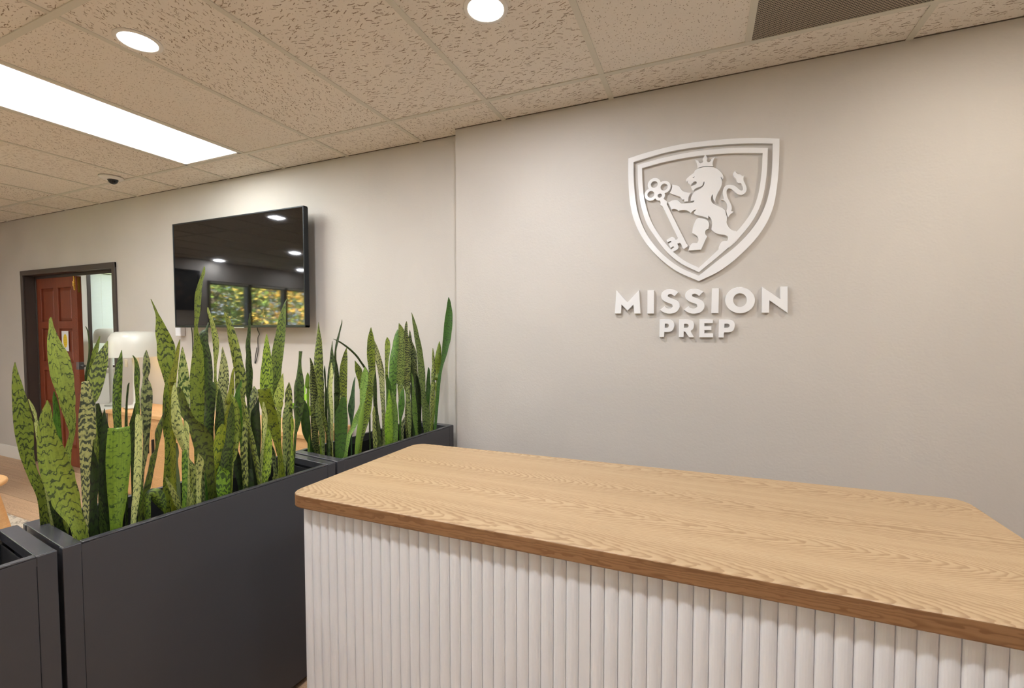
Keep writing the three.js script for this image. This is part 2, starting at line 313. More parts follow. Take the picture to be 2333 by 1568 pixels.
for (let i = 0; i < 4; i++) blind(lerp(...W1, i / 4) + 0.03, lerp(...W1, (i + 1) / 4) - 0.03, 0.06, ['half open blind nearest the wall picture, mirrored in the dark screen', 'half open blind in the second window pane, mirrored in the dark screen', 'half open blind in the third window pane, mirrored at the edge of the screen', 'half open blind in the last window pane, outside the picture'][i]);
blind(W2[0] + 0.95, W2[1] - 0.012, 1.2, 'closed white blind seen through the doorway behind the lamp');
blind(W2[0] + 0.06, W2[0] + 0.93, 1.15, 'closed white blind in the far pane of the room behind the doorway');

struct('ground', [box(-60, LEFT - 0.2, -0.4, -0.25, -40, 45)], std({ color: 0x5f6f3c, roughness: 1 }));
function tree(x, z, h, r, label, tones) {
  const t = thing('tree', label, 'tree', [x, -0.25, z], 0);
  part(t, 'trunk', [tube([[0, 0, 0], [0.06, h * 0.3, 0.05], [-0.05, h * 0.6, 0.02], [0.02, h * 0.85, 0]], 0.13, 16, 8), tube([[0, h * 0.4, 0], [0.5, h * 0.6, 0.3], [0.9, h * 0.75, 0.5]], 0.05, 10, 6), tube([[0, h * 0.45, 0], [-0.4, h * 0.65, -0.4], [-0.8, h * 0.8, -0.6]], 0.05, 10, 6)], std({ color: 0x4b4238, roughness: 0.9 }));
  const leafShape = new THREE.BufferGeometry();
  leafShape.setAttribute('position', new THREE.BufferAttribute(new Float32Array([0, 0, 0, 0.035, 0.008, 0.045, 0, 0, 0.105, 0, 0, 0, 0, 0, 0.105, -0.035, 0.008, 0.045]), 3)); leafShape.computeVertexNormals();
  const n = 6500, m = new THREE.InstancedMesh(leafShape, new THREE.MeshPhysicalMaterial({ color: 0xffffff, roughness: 0.7, transmission: 0.3, thickness: 0, side: THREE.DoubleSide }), n), q = new THREE.Object3D(), c = new THREE.Color();
  for (let i = 0; i < n; i++) {
    const a = rnd() * 6.283, u = rr(-1, 1), k = Math.cbrt(rr(0.12, 1)) * r, s = Math.sqrt(1 - u * u);
    q.position.set(Math.cos(a) * s * k, h * 0.62 + u * k * 1.15, Math.sin(a) * s * k); q.rotation.set(rr(-1.2, 1.2), rnd() * 6.283, rr(-1, 1)); q.scale.setScalar(rr(0.8, 1.5)); q.updateMatrix(); m.setMatrixAt(i, q.matrix);
    c.set(tones[Math.floor(rnd() * tones.length)]).multiplyScalar(rr(0.75, 1.15)); m.setColorAt(i, c);
  }
  m.name = 'crown'; m.userData.kind = 'stuff'; shadows(m); t.add(m);
}
tree(-9.3, 4.6, 4.3, 1.7, 'green and yellow tree outside the window, nearest the wall picture', ['#8fa33c', '#6d8a2f', '#c2b04a', '#4f6f2a', '#5d7d40']);
tree(-10.6, 7.2, 5.2, 2.1, 'yellow and orange autumn tree outside the second window pane', ['#c9a23c', '#b8862c', '#8fa33c', '#6d8a2f', '#d8b95a']);
tree(-11.6, 10.4, 5.0, 2.2, 'dark green tree outside, farthest along the windows', ['#4f6f2a', '#6d8a2f', '#39582a', '#8fa33c']);
tree(-13.5, 6.2, 6.2, 2.8, 'tall green tree farther back behind the other trees outside', ['#5f7d33', '#7f9a3c', '#a8a84a', '#48682c']);
tree(-14.5, 11.5, 6.4, 3.0, 'tall yellow-green tree in the back row outside the windows', ['#94a040', '#b89a3c', '#5f7d33', '#7f9a3c']);

// ---------------------------------------------------------------- doorway
{
  const d = struct('door_1'), F = frameBrown, x0 = -4.585, x1 = -2.845, top = 2.085, zb = -0.46;
  part(d, 'door_frame', [
    rbox(x0 - 0.03, x0 + 0.022, 0, top + 0.03, TV_WALL, TV_WALL + 0.018, 0.004), rbox(x1 - 0.022, x1 + 0.03, 0, top + 0.03, TV_WALL, TV_WALL + 0.018, 0.004), rbox(x0 - 0.03, x1 + 0.03, top - 0.022, top + 0.03, TV_WALL, TV_WALL + 0.019, 0.004),
    box(x0, x0 + 0.02, 0, top, zb, TV_WALL), box(x1 - 0.02, x1, 0, top, zb, TV_WALL), box(x0, x1, top - 0.02, top, zb, TV_WALL),
    rbox(x0 + 0.02, x0 + 0.042, 0, top - 0.02, zb + 0.05, -0.392, 0.003), rbox(x1 - 0.036, x1 - 0.02, 0, top - 0.02, zb + 0.05, -0.392, 0.003), rbox(x0 + 0.02, x1 - 0.02, top - 0.05, top - 0.02, zb + 0.05, -0.392, 0.003),
  ], F);
  const lw = 0.83, lh = 2.03, lx = x0 + 0.022, cols = [[0.105, 0.37], [0.46, 0.725]], rows = [[0.2, 0.56], [0.66, 1.02], [1.12, 1.48], [1.56, 1.92]];
  const s = new THREE.Shape([new THREE.Vector2(0, 0), new THREE.Vector2(lw, 0), new THREE.Vector2(lw, lh), new THREE.Vector2(0, lh)]);
  for (const [a, b] of cols) for (const [c, e] of rows) s.holes.push(new THREE.Path([new THREE.Vector2(a, c), new THREE.Vector2(a, e), new THREE.Vector2(b, e), new THREE.Vector2(b, c)]));
  const leafMesh = part(d, 'door_leaf', metreUV(new THREE.ExtrudeGeometry(s, { depth: 0.038, bevelEnabled: true, bevelThickness: 0.003, bevelSize: 0.003, bevelOffset: -0.003, bevelSegments: 1 })), mahogany, 'reddish brown panelled leaf');
  leafMesh.position.set(lx, 0.005, -0.441);
  for (const [a, b] of cols) for (const [c, e] of rows) {
    const w = b - a, h = e - c, q = new THREE.Shape([new THREE.Vector2(-w / 2, -h / 2), new THREE.Vector2(w / 2, -h / 2), new THREE.Vector2(w / 2, h / 2), new THREE.Vector2(-w / 2, h / 2)]);
    const p = part(leafMesh, 'door_panel', metreUV(new THREE.ExtrudeGeometry(q, { depth: 0.006, bevelEnabled: true, bevelThickness: 0.012, bevelSize: 0.034, bevelOffset: -0.034, bevelSegments: 1 })), mahogany); p.position.set((a + b) / 2, (c + e) / 2, 0.014);
  }
  part(leafMesh, 'flush_bolt', [rbox(lw - 0.001, lw + 0.002, 1.86, 2.02, 0.008, 0.03, 0.001), cyl(0.009, 0.009, 0.05, lw - 0.03, 1.95, 0.048), cyl(0.005, 0.005, 0.14, lw - 0.03, 1.96, 0.046, 12), rbox(lw - 0.045, lw - 0.015, 1.88, 2.02, 0.04, 0.044, 0.001)], brass, 'brass bolt');
  part(leafMesh, 'latch', [rbox(lw - 0.045, lw + 0.003, 1.05, 1.13, 0.0, 0.046, 0.003), cyl(0.012, 0.012, 0.05, 0, 0, 0, 16).rotateZ(Math.PI / 2).translate(lw + 0.035, 1.09, 0.02)], steel, 'steel latch');
}
{ // paper notice on the door
  const c = document.createElement('canvas'); c.width = 128; c.height = 224; const g = c.getContext('2d');
  g.fillStyle = '#f2f0f2'; g.fillRect(0, 0, 128, 224); g.fillStyle = '#f0cf2e'; g.beginPath(); g.ellipse(66, 110, 38, 76, 0, 0, 7); g.fill(); g.strokeStyle = '#c79f1c'; g.lineWidth = 3;
  for (let i = 0; i < 5; i++) { g.beginPath(); g.moveTo(44, 72 + i * 19); g.lineTo(60, 69 + i * 19); g.lineTo(74, 73 + i * 19); g.lineTo(90, 70 + i * 19); g.stroke(); }
  const t = new THREE.CanvasTexture(c); t.colorSpace = THREE.SRGBColorSpace;
  single('paper_notice', 'white paper notice with a yellow oval, taped to the brown door', 'notice', new THREE.BoxGeometry(0.135, 0.215, 0.001), std({ map: t, roughness: 0.7 }), [-3.983, 1.353, -0.3985]);
}

// ---------------------------------------------------------------- flat screen on the wall
{
  const w = 1.4602, h = 0.8495, t = thing('wall_screen', 'large dark flat television screen mounted high on the wall', 'television', [-1.0158, 1.4972, TV_WALL]);
  const b = 0.011, z1 = 0.125, frame = [rbox(-w / 2, w / 2, 0, 0.018, 0.088, z1, 0.003), rbox(-w / 2, w / 2, h - b, h, 0.088, z1, 0.003), rbox(-w / 2, -w / 2 + b, 0, h, 0.088, z1, 0.003), rbox(w / 2 - b, w / 2, 0, h, 0.088, z1, 0.003)];
  part(t, 'bezel', frame, std({ color: 0x2a2d30, roughness: 0.3, metalness: 0.6 }));
  part(t, 'housing', [rbox(-w / 2 + 0.004, w / 2 - 0.004, 0.004, h - 0.004, 0.08, 0.107, 0.004), rbox(-0.45, 0.45, 0.1, h - 0.2, 0.05, 0.085, 0.008)], blackPlastic);
  part(t, 'screen_glass', box(-w / 2 + b, w / 2 - b, 0.018, h - b, 0.1065, 0.1215), new THREE.MeshPhysicalMaterial({ color: 0x0b0b0c, roughness: 0.035, ior: 1.62 }));
  part(t, 'wall_bracket', [box(-0.3, 0.3, 0.3, 0.55, 0, 0.006), box(-0.26, -0.22, 0.2, 0.62, 0.005, 0.055), box(0.22, 0.26, 0.2, 0.62, 0.005, 0.055)], steel);
  part(t, 'maker_plate', [rbox(-0.02, 0.1, -0.004, 0.004, 0.115, z1 + 0.001, 0.002)], std({ color: 0xb8bcc0, roughness: 0.3, metalness: 0.8 }), 'small silver plate under the bezel');
}
single('power_adapter', 'small white plug box on the wall below the left of the screen', 'adapter', [rbox(-0.034, 0.034, -0.04, 0.045, 0, 0.045, 0.008)], std({ color: 0xe9e9ee, roughness: 0.4 }), [-1.852, 1.462, TV_WALL]);
single('cable', 'thin black cable hanging to the left under the screen, behind the tallest leaf', 'cable', tube([[0, 0.06, 0.02], [0.003, -0.05, 0.008], [0, -0.2, 0.006], [-0.006, -0.42, 0.006]], 0.0032), blackPlastic, [-1.722, 1.5, TV_WALL]);
single('cable', 'thin black cable hanging under the middle of the screen with a kink', 'cable', tube([[0, 0.06, 0.02], [0, -0.03, 0.008], [-0.012, -0.07, 0.01], [0.012, -0.1, 0.006], [0.022, -0.2, 0.006], [0.03, -0.36, 0.006]], 0.0032), blackPlastic, [-1.226, 1.5, TV_WALL]);
single('cable', 'thin black cable ending in a narrow loop under the right part of the screen', 'cable', tube([[0, 0.06, 0.02], [0, -0.02, 0.01], [0.022, -0.055, 0.012], [0.004, -0.075, 0.01], [-0.005, -0.2, 0.008], [-0.03, -0.27, 0.008], [-0.042, -0.29, 0.008], [-0.035, -0.24, 0.008], [-0.01, -0.16, 0.012]], 0.0028, 40), blackPlastic, [-0.918, 1.5, TV_WALL]);
single('light_switch', 'small beige switch plate on the wall between lamp and doorway', 'light switch', [rbox(-0.022, 0.022, -0.036, 0.036, 0, 0.006, 0.002), rbox(-0.008, 0.008, -0.015, 0.015, 0.005, 0.01, 0.002)], std({ color: 0xd9cfb8, roughness: 0.5 }), [-2.706, 1.163, TV_WALL]);

{ // picture on the left wall, seen only in the screen
  const t = thing('wall_picture', 'dark glazed picture on the left wall, mirrored in the screen', 'picture', [LEFT, 1.79, 2.02]);
  part(t, 'frame', [box(0, 0.03, 0, 0.03, -0.55, 0.55), box(0, 0.03, 0.66, 0.69, -0.55, 0.55), box(0, 0.03, 0, 0.69, -0.55, -0.52), box(0, 0.03, 0, 0.69, 0.52, 0.55)], blackPlastic);
  const art = texture(128, 96, (u, v) => { const n = noise(u * 6, v * 5, 6, 5, 71) * 0.6 + noise(u * 16, v * 14, 16, 14, 72) * 0.4; return mixc([26, 22, 20], [92, 68, 52], smooth(0.55, 0.85, n)); });
  part(t, 'canvas', box(0.004, 0.016, 0.03, 0.66, -0.52, 0.52), std({ map: art, roughness: 0.3 }));
}
{ // ceiling camera
  const t = thing('security_camera', 'small white ceiling camera with a black ball lens', 'security camera', [-2.02, CEIL, 0.085]);
  part(t, 'mount', lathe([[0.0, -0.024], [0.035, -0.024], [0.06, -0.019], [0.075, -0.009], [0.077, 0.001], [0, 0.001]], 40), whitePaint);
  part(t, 'lens_ball', new THREE.SphereGeometry(0.032, 28, 18).translate(0.012, -0.024, -0.005), new THREE.MeshPhysicalMaterial({ color: 0x0c0c0e, roughness: 0.08 }));
  part(t, 'lens_ring', new THREE.TorusGeometry(0.031, 0.004, 10, 32).rotateX(Math.PI / 2).translate(0.012, -0.024, -0.005), blackPlastic);
}

// ---------------------------------------------------------------- wall sign
const EMBLEM = {
  shieldOuter: [[1.9202,2.3603],[2.0235,2.3777],[2.1602,2.3907],[2.2908,2.3894],[2.4155,2.3801],[2.5056,2.3681],[2.5899,2.3505],[2.59,2.2584],[2.5861,2.1613],[2.5736,2.058],[2.5477,1.9815],[2.5019,1.9055],[2.4247,1.823],[2.3508,1.7653],[2.2615,1.7218],[2.168,1.7692],[2.0991,1.8231],[2.0285,1.8994],[1.9778,1.9808],[1.9446,2.0661],[1.9278,2.1561],[1.9211,2.2598]],
  shieldOuterHole: [[1.9457,2.3384],[2.093,2.3622],[2.2266,2.3678],[2.3542,2.3616],[2.4763,2.3491],[2.5644,2.3338],[2.5641,2.2295],[2.5566,2.1322],[2.5349,2.0423],[2.492,1.9598],[2.4237,1.8809],[2.35,1.8206],[2.2612,1.7471],[2.1812,1.7878],[2.1127,1.8418],[2.0495,1.9125],[2.0006,1.9935],[1.966,2.0933],[1.9505,2.2048],[1.9461,2.2931]],
  shieldInner: [[1.966,2.321],[2.0932,2.3387],[2.2269,2.347],[2.3545,2.3426],[2.4466,2.3325],[2.5445,2.316],[2.5423,2.2128],[2.5308,2.1089],[2.5057,2.0253],[2.4591,1.9492],[2.3929,1.8797],[2.3246,1.8186],[2.2609,1.7647],[2.1809,1.8106],[2.1123,1.872],[2.0561,1.9504],[2.0131,2.0231],[1.9836,2.1207],[1.9698,2.2244]],
  shieldInnerHole: [[1.9876,2.302],[2.0935,2.3174],[2.2272,2.3247],[2.3549,2.3195],[2.447,2.3091],[2.5245,2.2968],[2.5224,2.2155],[2.5112,2.1178],[2.4876,2.0405],[2.4406,1.9677],[2.3801,1.9025],[2.3242,1.8464],[2.2607,1.7858],[2.1942,1.8241],[2.1328,1.88],[2.0734,1.9599],[2.0306,2.0396],[2.0035,2.1295],[1.9912,2.2218]],
  lion: [[2.2498,2.2629],[2.2727,2.2672],[2.2982,2.2651],[2.3181,2.2604],[2.3344,2.2504],[2.3489,2.2358],[2.3581,2.221],[2.3622,2.207],[2.3598,2.1976],[2.3547,2.206],[2.3507,2.2114],[2.3558,2.1952],[2.3568,2.1844],[2.3544,2.1692],[2.3484,2.1545],[2.3397,2.138],[2.332,2.1175],[2.3295,2.1041],[2.3305,2.0932],[2.3223,2.1049],[2.3176,2.1171],[2.3173,2.1328],[2.312,2.1256],[2.3098,2.1141],[2.3115,2.1021],[2.317,2.0917],[2.3234,2.0862],[2.3389,2.0767],[2.3569,2.0661],[2.3677,2.0567],[2.3723,2.0495],[2.377,2.0306],[2.3807,2.0157],[2.3789,1.9974],[2.3812,1.9855],[2.3885,1.9713],[2.3993,1.9597],[2.4117,1.9529],[2.4475,1.9384],[2.4349,1.9192],[2.4161,1.8974],[2.4005,1.8831],[2.39,1.875],[2.3464,1.8722],[2.3472,1.881],[2.3524,1.8943],[2.3594,1.9045],[2.3682,1.9084],[2.3825,1.9067],[2.3859,1.9142],[2.3863,1.923],[2.383,1.9291],[2.3714,1.9358],[2.3499,1.9405],[2.3318,1.9488],[2.319,1.9597],[2.3135,1.967],[2.3151,1.9797],[2.3167,1.9952],[2.3137,2.0112],[2.3072,2.0236],[2.2998,2.0332],[2.2991,2.0195],[2.2852,2.0277],[2.2686,2.0342],[2.2519,2.0398],[2.2389,2.046],[2.2347,2.0524],[2.2368,2.0591],[2.246,2.0681],[2.233,2.0655],[2.2256,2.0593],[2.2205,2.0538],[2.2125,2.0616],[2.203,2.0679],[2.1898,2.0709],[2.1746,2.0714],[2.1632,2.0699],[2.1573,2.0762],[2.1477,2.0812],[2.1381,2.0818],[2.1319,2.0792],[2.1284,2.0872],[2.1164,2.1128],[2.1154,2.1154],[2.1337,2.1236],[2.1472,2.1261],[2.1587,2.1238],[2.1664,2.117],[2.176,2.1053],[2.1931,2.1041],[2.2194,2.1032],[2.2288,2.1032],[2.2343,2.1076],[2.2357,2.1124],[2.2305,2.1116],[2.2193,2.1112],[2.2192,2.1182],[2.221,2.1299],[2.2264,2.1412],[2.2337,2.1523],[2.2411,2.1574],[2.2558,2.1635],[2.2685,2.1709],[2.2758,2.1789],[2.2793,2.1882],[2.2795,2.1971],[2.2764,2.1965],[2.2738,2.187],[2.2684,2.1788],[2.2593,2.175],[2.2483,2.1723],[2.2372,2.1667],[2.2314,2.1585],[2.2242,2.1673],[2.2222,2.1735],[2.2193,2.1808],[2.2221,2.1828],[2.2314,2.1863],[2.2406,2.1891],[2.2452,2.1935],[2.2442,2.2005],[2.2395,2.2041],[2.233,2.2029],[2.2275,2.1976],[2.222,2.1934],[2.2198,2.1857],[2.2164,2.1901],[2.2107,2.1958],[2.205,2.2024],[2.204,2.2065],[2.2064,2.2122],[2.203,2.2096],[2.2008,2.2063],[2.1969,2.2164],[2.1991,2.2211],[2.214,2.2341],[2.2324,2.2465],[2.236,2.2549],[2.2424,2.2599]],
  lionEye: [[2.2244,2.2228],[2.2373,2.229],[2.2355,2.2243],[2.2291,2.2192]],
  farArm: [[2.1337,2.2023],[2.1501,2.1972],[2.1636,2.1906],[2.1713,2.1806],[2.181,2.1664],[2.1924,2.1591],[2.2075,2.1543],[2.2225,2.1526],[2.217,2.1463],[2.2106,2.1331],[2.2085,2.1114],[2.1892,2.1115],[2.19,2.1234],[2.1806,2.1214],[2.1767,2.1289],[2.1699,2.1377],[2.1546,2.1454],[2.1372,2.1535],[2.1217,2.1623],[2.1292,2.1746],[2.1329,2.1882]],
  frontLeg: [[2.2531,2.0258],[2.2706,2.0241],[2.2854,2.0188],[2.2964,2.0109],[2.3021,2.0005],[2.3032,1.9846],[2.3007,1.9701],[2.2925,1.9678],[2.2872,1.9584],[2.2882,1.9464],[2.2966,1.9359],[2.2851,1.9111],[2.27,1.8734],[2.2122,1.8727],[2.2148,1.8842],[2.2203,1.8978],[2.2296,1.9072],[2.237,1.9086],[2.2519,1.9066],[2.2564,1.9172],[2.2553,1.9312],[2.2496,1.9416],[2.2285,1.9563],[2.2305,1.9791],[2.2376,2.0044],[2.2448,2.0196]],
  tail: [[2.4124,2.2321],[2.416,2.223],[2.4248,2.2142],[2.4352,2.2109],[2.4423,2.2023],[2.4508,2.2041],[2.4475,2.196],[2.4477,2.1845],[2.4531,2.1686],[2.4594,2.1526],[2.4613,2.1391],[2.4573,2.1262],[2.4488,2.1186],[2.4385,2.116],[2.4246,2.1214],[2.414,2.1303],[2.4033,2.1421],[2.3945,2.1499],[2.3856,2.1529],[2.3795,2.1478],[2.3767,2.1395],[2.3772,2.1278],[2.3828,2.1079],[2.3919,2.0876],[2.3984,2.0714],[2.4004,2.0558],[2.3979,2.0459],[2.4085,2.042],[2.4033,2.0367],[2.3946,2.0308],[2.3886,2.0227],[2.3843,2.0153],[2.3805,2.0322],[2.3776,2.0489],[2.3809,2.0617],[2.3798,2.0753],[2.3743,2.0895],[2.3653,2.1001],[2.3536,2.1043],[2.3652,2.1069],[2.3613,2.1258],[2.3602,2.1414],[2.3635,2.1546],[2.3713,2.1662],[2.3818,2.1701],[2.3942,2.1692],[2.4065,2.1648],[2.4188,2.1547],[2.4294,2.1429],[2.4382,2.1367],[2.4442,2.1373],[2.4463,2.1447],[2.4448,2.1544],[2.4368,2.1697],[2.4255,2.173],[2.4193,2.1805],[2.4165,2.1923],[2.4076,2.203],[2.4027,2.2152],[2.4046,2.2235]],
  crown: [[2.2479,2.2641],[2.2477,2.2769],[2.2448,2.2892],[2.2368,2.3086],[2.253,2.2998],[2.254,2.2938],[2.2614,2.2868],[2.2696,2.2886],[2.2726,2.296],[2.2694,2.3043],[2.281,2.3251],[2.2912,2.308],[2.2887,2.2967],[2.2933,2.2882],[2.3015,2.288],[2.3077,2.2939],[2.3076,2.2998],[2.3246,2.3076],[2.3177,2.2925],[2.3152,2.2773],[2.3172,2.2644],[2.2982,2.2684],[2.2763,2.27],[2.258,2.2677]],
  keyShaft: [[2.0753,2.1342],[2.0797,2.1192],[2.0784,2.1077],[2.0882,2.1003],[2.0925,2.0918],[2.1631,1.9383],[2.1591,1.9315],[2.1531,1.9296],[2.1453,1.9412],[2.1343,1.9449],[2.1096,1.9323],[2.1153,1.9189],[2.129,1.926],[2.134,1.921],[2.1195,1.9128],[2.1295,1.8903],[2.1417,1.899],[2.1464,1.8935],[2.1323,1.8844],[2.1385,1.8695],[2.1624,1.8823],[2.1672,1.8921],[2.1621,1.9097],[2.1729,1.9132],[2.1798,1.9041],[2.1854,1.8865],[2.1922,1.8817],[2.2082,1.8921],[2.2094,1.902],[2.2026,1.9082],[2.1103,2.1072],[2.1108,2.1187],[2.1046,2.1266],[2.0962,2.1347],[2.0919,2.1424]],
  keyRings: [[2.0486,2.2127,.0314,.0166],[2.0955,2.194,.0305,.0169],[2.0328,2.1651,.0307,.0167],[2.0756,2.1544,.0244,.0102],[2.0622,2.1815,.0137,0]],
};
{
  const at = [2.25, 2.04, LOGO_WALL], t = thing('wall_emblem', 'white cut-out shield crest on the beige wall, a crowned lion holding a key inside', 'emblem', at), E = EMBLEM, D = 0.016;
  const put = (name, g, label) => part(t, name, geo(g).translate(-at[0], -at[1], 0), signWhite, label);
  put('outer_border', plate(E.shieldOuter, [E.shieldOuterHole], D, 0)); put('inner_border', plate(E.shieldInner, [E.shieldInnerHole], D, 0));
  put('lion', [plate(E.lion, [E.lionEye], D - 0.0006, 0), plate(E.farArm, [], D - 0.0006, 0), plate(E.frontLeg, [], D - 0.0006, 0)], 'rampant lion');
  put('lion_tail', plate(E.tail, [], D - 0.0009, 0)); put('crown', plate(E.crown, [], D, 0));
  const rings = E.keyRings.map(([x, y, ro, ri]) => {
    const s = new THREE.Shape(); s.absarc(x, y, ro, 0, Math.PI * 2); if (ri > 0) { const h = new THREE.Path(); h.absarc(x, y, ri, 0, Math.PI * 2, true); s.holes.push(h); }
    return new THREE.ExtrudeGeometry(s, { depth: D - 0.0003 - 0.012 * ro, bevelEnabled: false, curveSegments: 32 });
  });
  put('key', [...rings, plate(E.keyShaft, [], D - 0.0002, 0)], 'key with a four-ring bow');
}
function wallLetter(ch, label, pts, hole) {
  const xs = pts.map((p) => p[0]), ys = pts.map((p) => p[1]), x = (Math.min(...xs) + Math.max(...xs)) / 2, y = Math.min(...ys);
  single('wall_letter_' + ch.toLowerCase(), 'white raised ' + label, 'letter', plate(pts, hole ? [hole] : [], 0.018, 0).translate(-x, -y, 0), signWhite, [x, y, LOGO_WALL], 0);
}
wallLetter('M', 'letter M, first of the upper word on the wall sign', [[1.8654,1.6893],[1.9233,1.6269],[1.9808,1.6877],[1.9882,1.5673],[1.9579,1.5676],[1.9528,1.6141],[1.9233,1.5833],[1.8929,1.6153],[1.8903,1.5685],[1.8585,1.5689]]);
wallLetter('I', 'letter I between the M and the first S of the upper word', [[2.0215,1.6863],[2.054,1.6853],[2.0545,1.5665],[2.0219,1.5668]]);
wallLetter('S', 'first letter S of the upper word, right of a letter I', [[2.1695,1.6711],[2.1508,1.6512],[2.138,1.6607],[2.1281,1.6623],[2.1201,1.6583],[2.1202,1.6507],[2.1303,1.645],[2.1462,1.6383],[2.1661,1.6265],[2.1754,1.6096],[2.1736,1.5909],[2.1589,1.5723],[2.1352,1.565],[2.1192,1.5657],[2.0991,1.5731],[2.0836,1.5852],[2.104,1.6026],[2.1129,1.594],[2.1249,1.5909],[2.1369,1.5928],[2.1435,1.6006],[2.1406,1.6103],[2.1266,1.6169],[2.1105,1.6236],[2.0935,1.6367],[2.088,1.6558],[2.0931,1.6726],[2.1098,1.6847],[2.1298,1.687],[2.1496,1.683]]);
wallLetter('S', 'second letter S of the upper word, left of a letter I', [[2.2827,1.6694],[2.2638,1.6496],[2.2508,1.6591],[2.2407,1.6607],[2.2326,1.6567],[2.2327,1.6491],[2.2429,1.6434],[2.2591,1.6367],[2.2793,1.625],[2.2887,1.6081],[2.287,1.5895],[2.2721,1.5709],[2.2481,1.5637],[2.2319,1.5643],[2.2114,1.5717],[2.1956,1.5838],[2.2163,1.6012],[2.2254,1.5926],[2.2376,1.5894],[2.2497,1.5913],[2.2564,1.5992],[2.2535,1.6089],[2.2393,1.6154],[2.2229,1.6221],[2.2056,1.6351],[2.2,1.6543],[2.2052,1.671],[2.2221,1.683],[2.2424,1.6853],[2.2625,1.6813]]);
wallLetter('I', 'letter I between the second S and the O of the upper word', [[2.3202,1.6847],[2.3509,1.684],[2.3509,1.5648],[2.3194,1.5652]]);
wallLetter('O', 'round letter O, the only one on the wall sign', [[2.5039,1.6235],[2.503,1.6116],[2.4997,1.6002],[2.4942,1.5898],[2.4867,1.5806],[2.4774,1.5732],[2.4668,1.5677],[2.4552,1.5643],[2.443,1.5633],[2.4307,1.5646],[2.4188,1.5683],[2.4077,1.5742],[2.3979,1.5821],[2.3899,1.5916],[2.3838,1.6025],[2.3799,1.6143],[2.3785,1.6265],[2.3796,1.6386],[2.383,1.6502],[2.3888,1.6608],[2.3966,1.6699],[2.4061,1.6773],[2.4169,1.6827],[2.4287,1.6858],[2.4409,1.6865],[2.4531,1.6849],[2.4649,1.681],[2.4757,1.675],[2.4852,1.6671],[2.493,1.6576],[2.4989,1.6469],[2.5025,1.6354]], [[2.4713,1.625],[2.4709,1.6186],[2.4693,1.6125],[2.4667,1.6069],[2.4631,1.602],[2.4586,1.598],[2.4535,1.595],[2.4479,1.5933],[2.4421,1.5927],[2.4363,1.5935],[2.4306,1.5955],[2.4254,1.5986],[2.4207,1.6028],[2.4169,1.6079],[2.414,1.6137],[2.4122,1.62],[2.4115,1.6265],[2.412,1.6329],[2.4136,1.6391],[2.4163,1.6448],[2.42,1.6497],[2.4245,1.6537],[2.4296,1.6566],[2.4352,1.6583],[2.441,1.6587],[2.4469,1.6579],[2.4525,1.6559],[2.4577,1.6527],[2.4623,1.6485],[2.466,1.6434],[2.4689,1.6377],[2.4707,1.6315]]);
wallLetter('N', 'letter N ending the upper word on the wall sign', [[2.5315,1.6853],[2.6063,1.626],[2.6052,1.6838],[2.6345,1.6827],[2.6365,1.562],[2.5632,1.6213],[2.5625,1.5641],[2.5337,1.5645]]);
wallLetter('P', 'first letter P of the lower word, left of the R', [[2.0821,1.5372],[2.1196,1.5378],[2.1348,1.5356],[2.1468,1.5271],[2.1517,1.5136],[2.1511,1.4989],[2.1453,1.4842],[2.1343,1.4761],[2.1223,1.4735],[2.105,1.4735],[2.1045,1.4488],[2.0819,1.4487]], [[2.1066,1.5171],[2.119,1.5171],[2.1251,1.5133],[2.1271,1.5057],[2.1248,1.4981],[2.1181,1.4947],[2.106,1.4947]]);
wallLetter('R', 'letter R, the only one, second in the lower word', [[2.1731,1.5366],[2.2122,1.5363],[2.2277,1.5337],[2.2389,1.5253],[2.2433,1.5125],[2.2416,1.4968],[2.2368,1.4864],[2.2276,1.4793],[2.2431,1.4483],[2.2211,1.4481],[2.2025,1.4759],[2.1962,1.4759],[2.1958,1.4487],[2.1735,1.4486]], [[2.1965,1.5164],[2.2097,1.5163],[2.2164,1.5126],[2.2192,1.5055],[2.2165,1.498],[2.21,1.4947],[2.196,1.4947]]);
wallLetter('E', 'letter E, the only one, third in the lower word', [[2.2667,1.5367],[2.3272,1.5354],[2.3268,1.5167],[2.2897,1.5168],[2.2899,1.5029],[2.321,1.502],[2.3206,1.4833],[2.2902,1.4832],[2.2904,1.4684],[2.3294,1.4682],[2.3285,1.4486],[2.2671,1.4485]]);
wallLetter('P', 'last letter P of the lower word, right of the E', [[2.3532,1.5352],[2.3905,1.535],[2.4069,1.5324],[2.4178,1.5236],[2.422,1.5107],[2.4208,1.4967],[2.416,1.4827],[2.406,1.4754],[2.3951,1.4729],[2.3762,1.4725],[2.3751,1.4482],[2.3527,1.448]], [[2.3766,1.5161],[2.3915,1.516],[2.3981,1.5124],[2.4008,1.5052],[2.3976,1.4979],[2.3911,1.4947],[2.3758,1.4947]]);

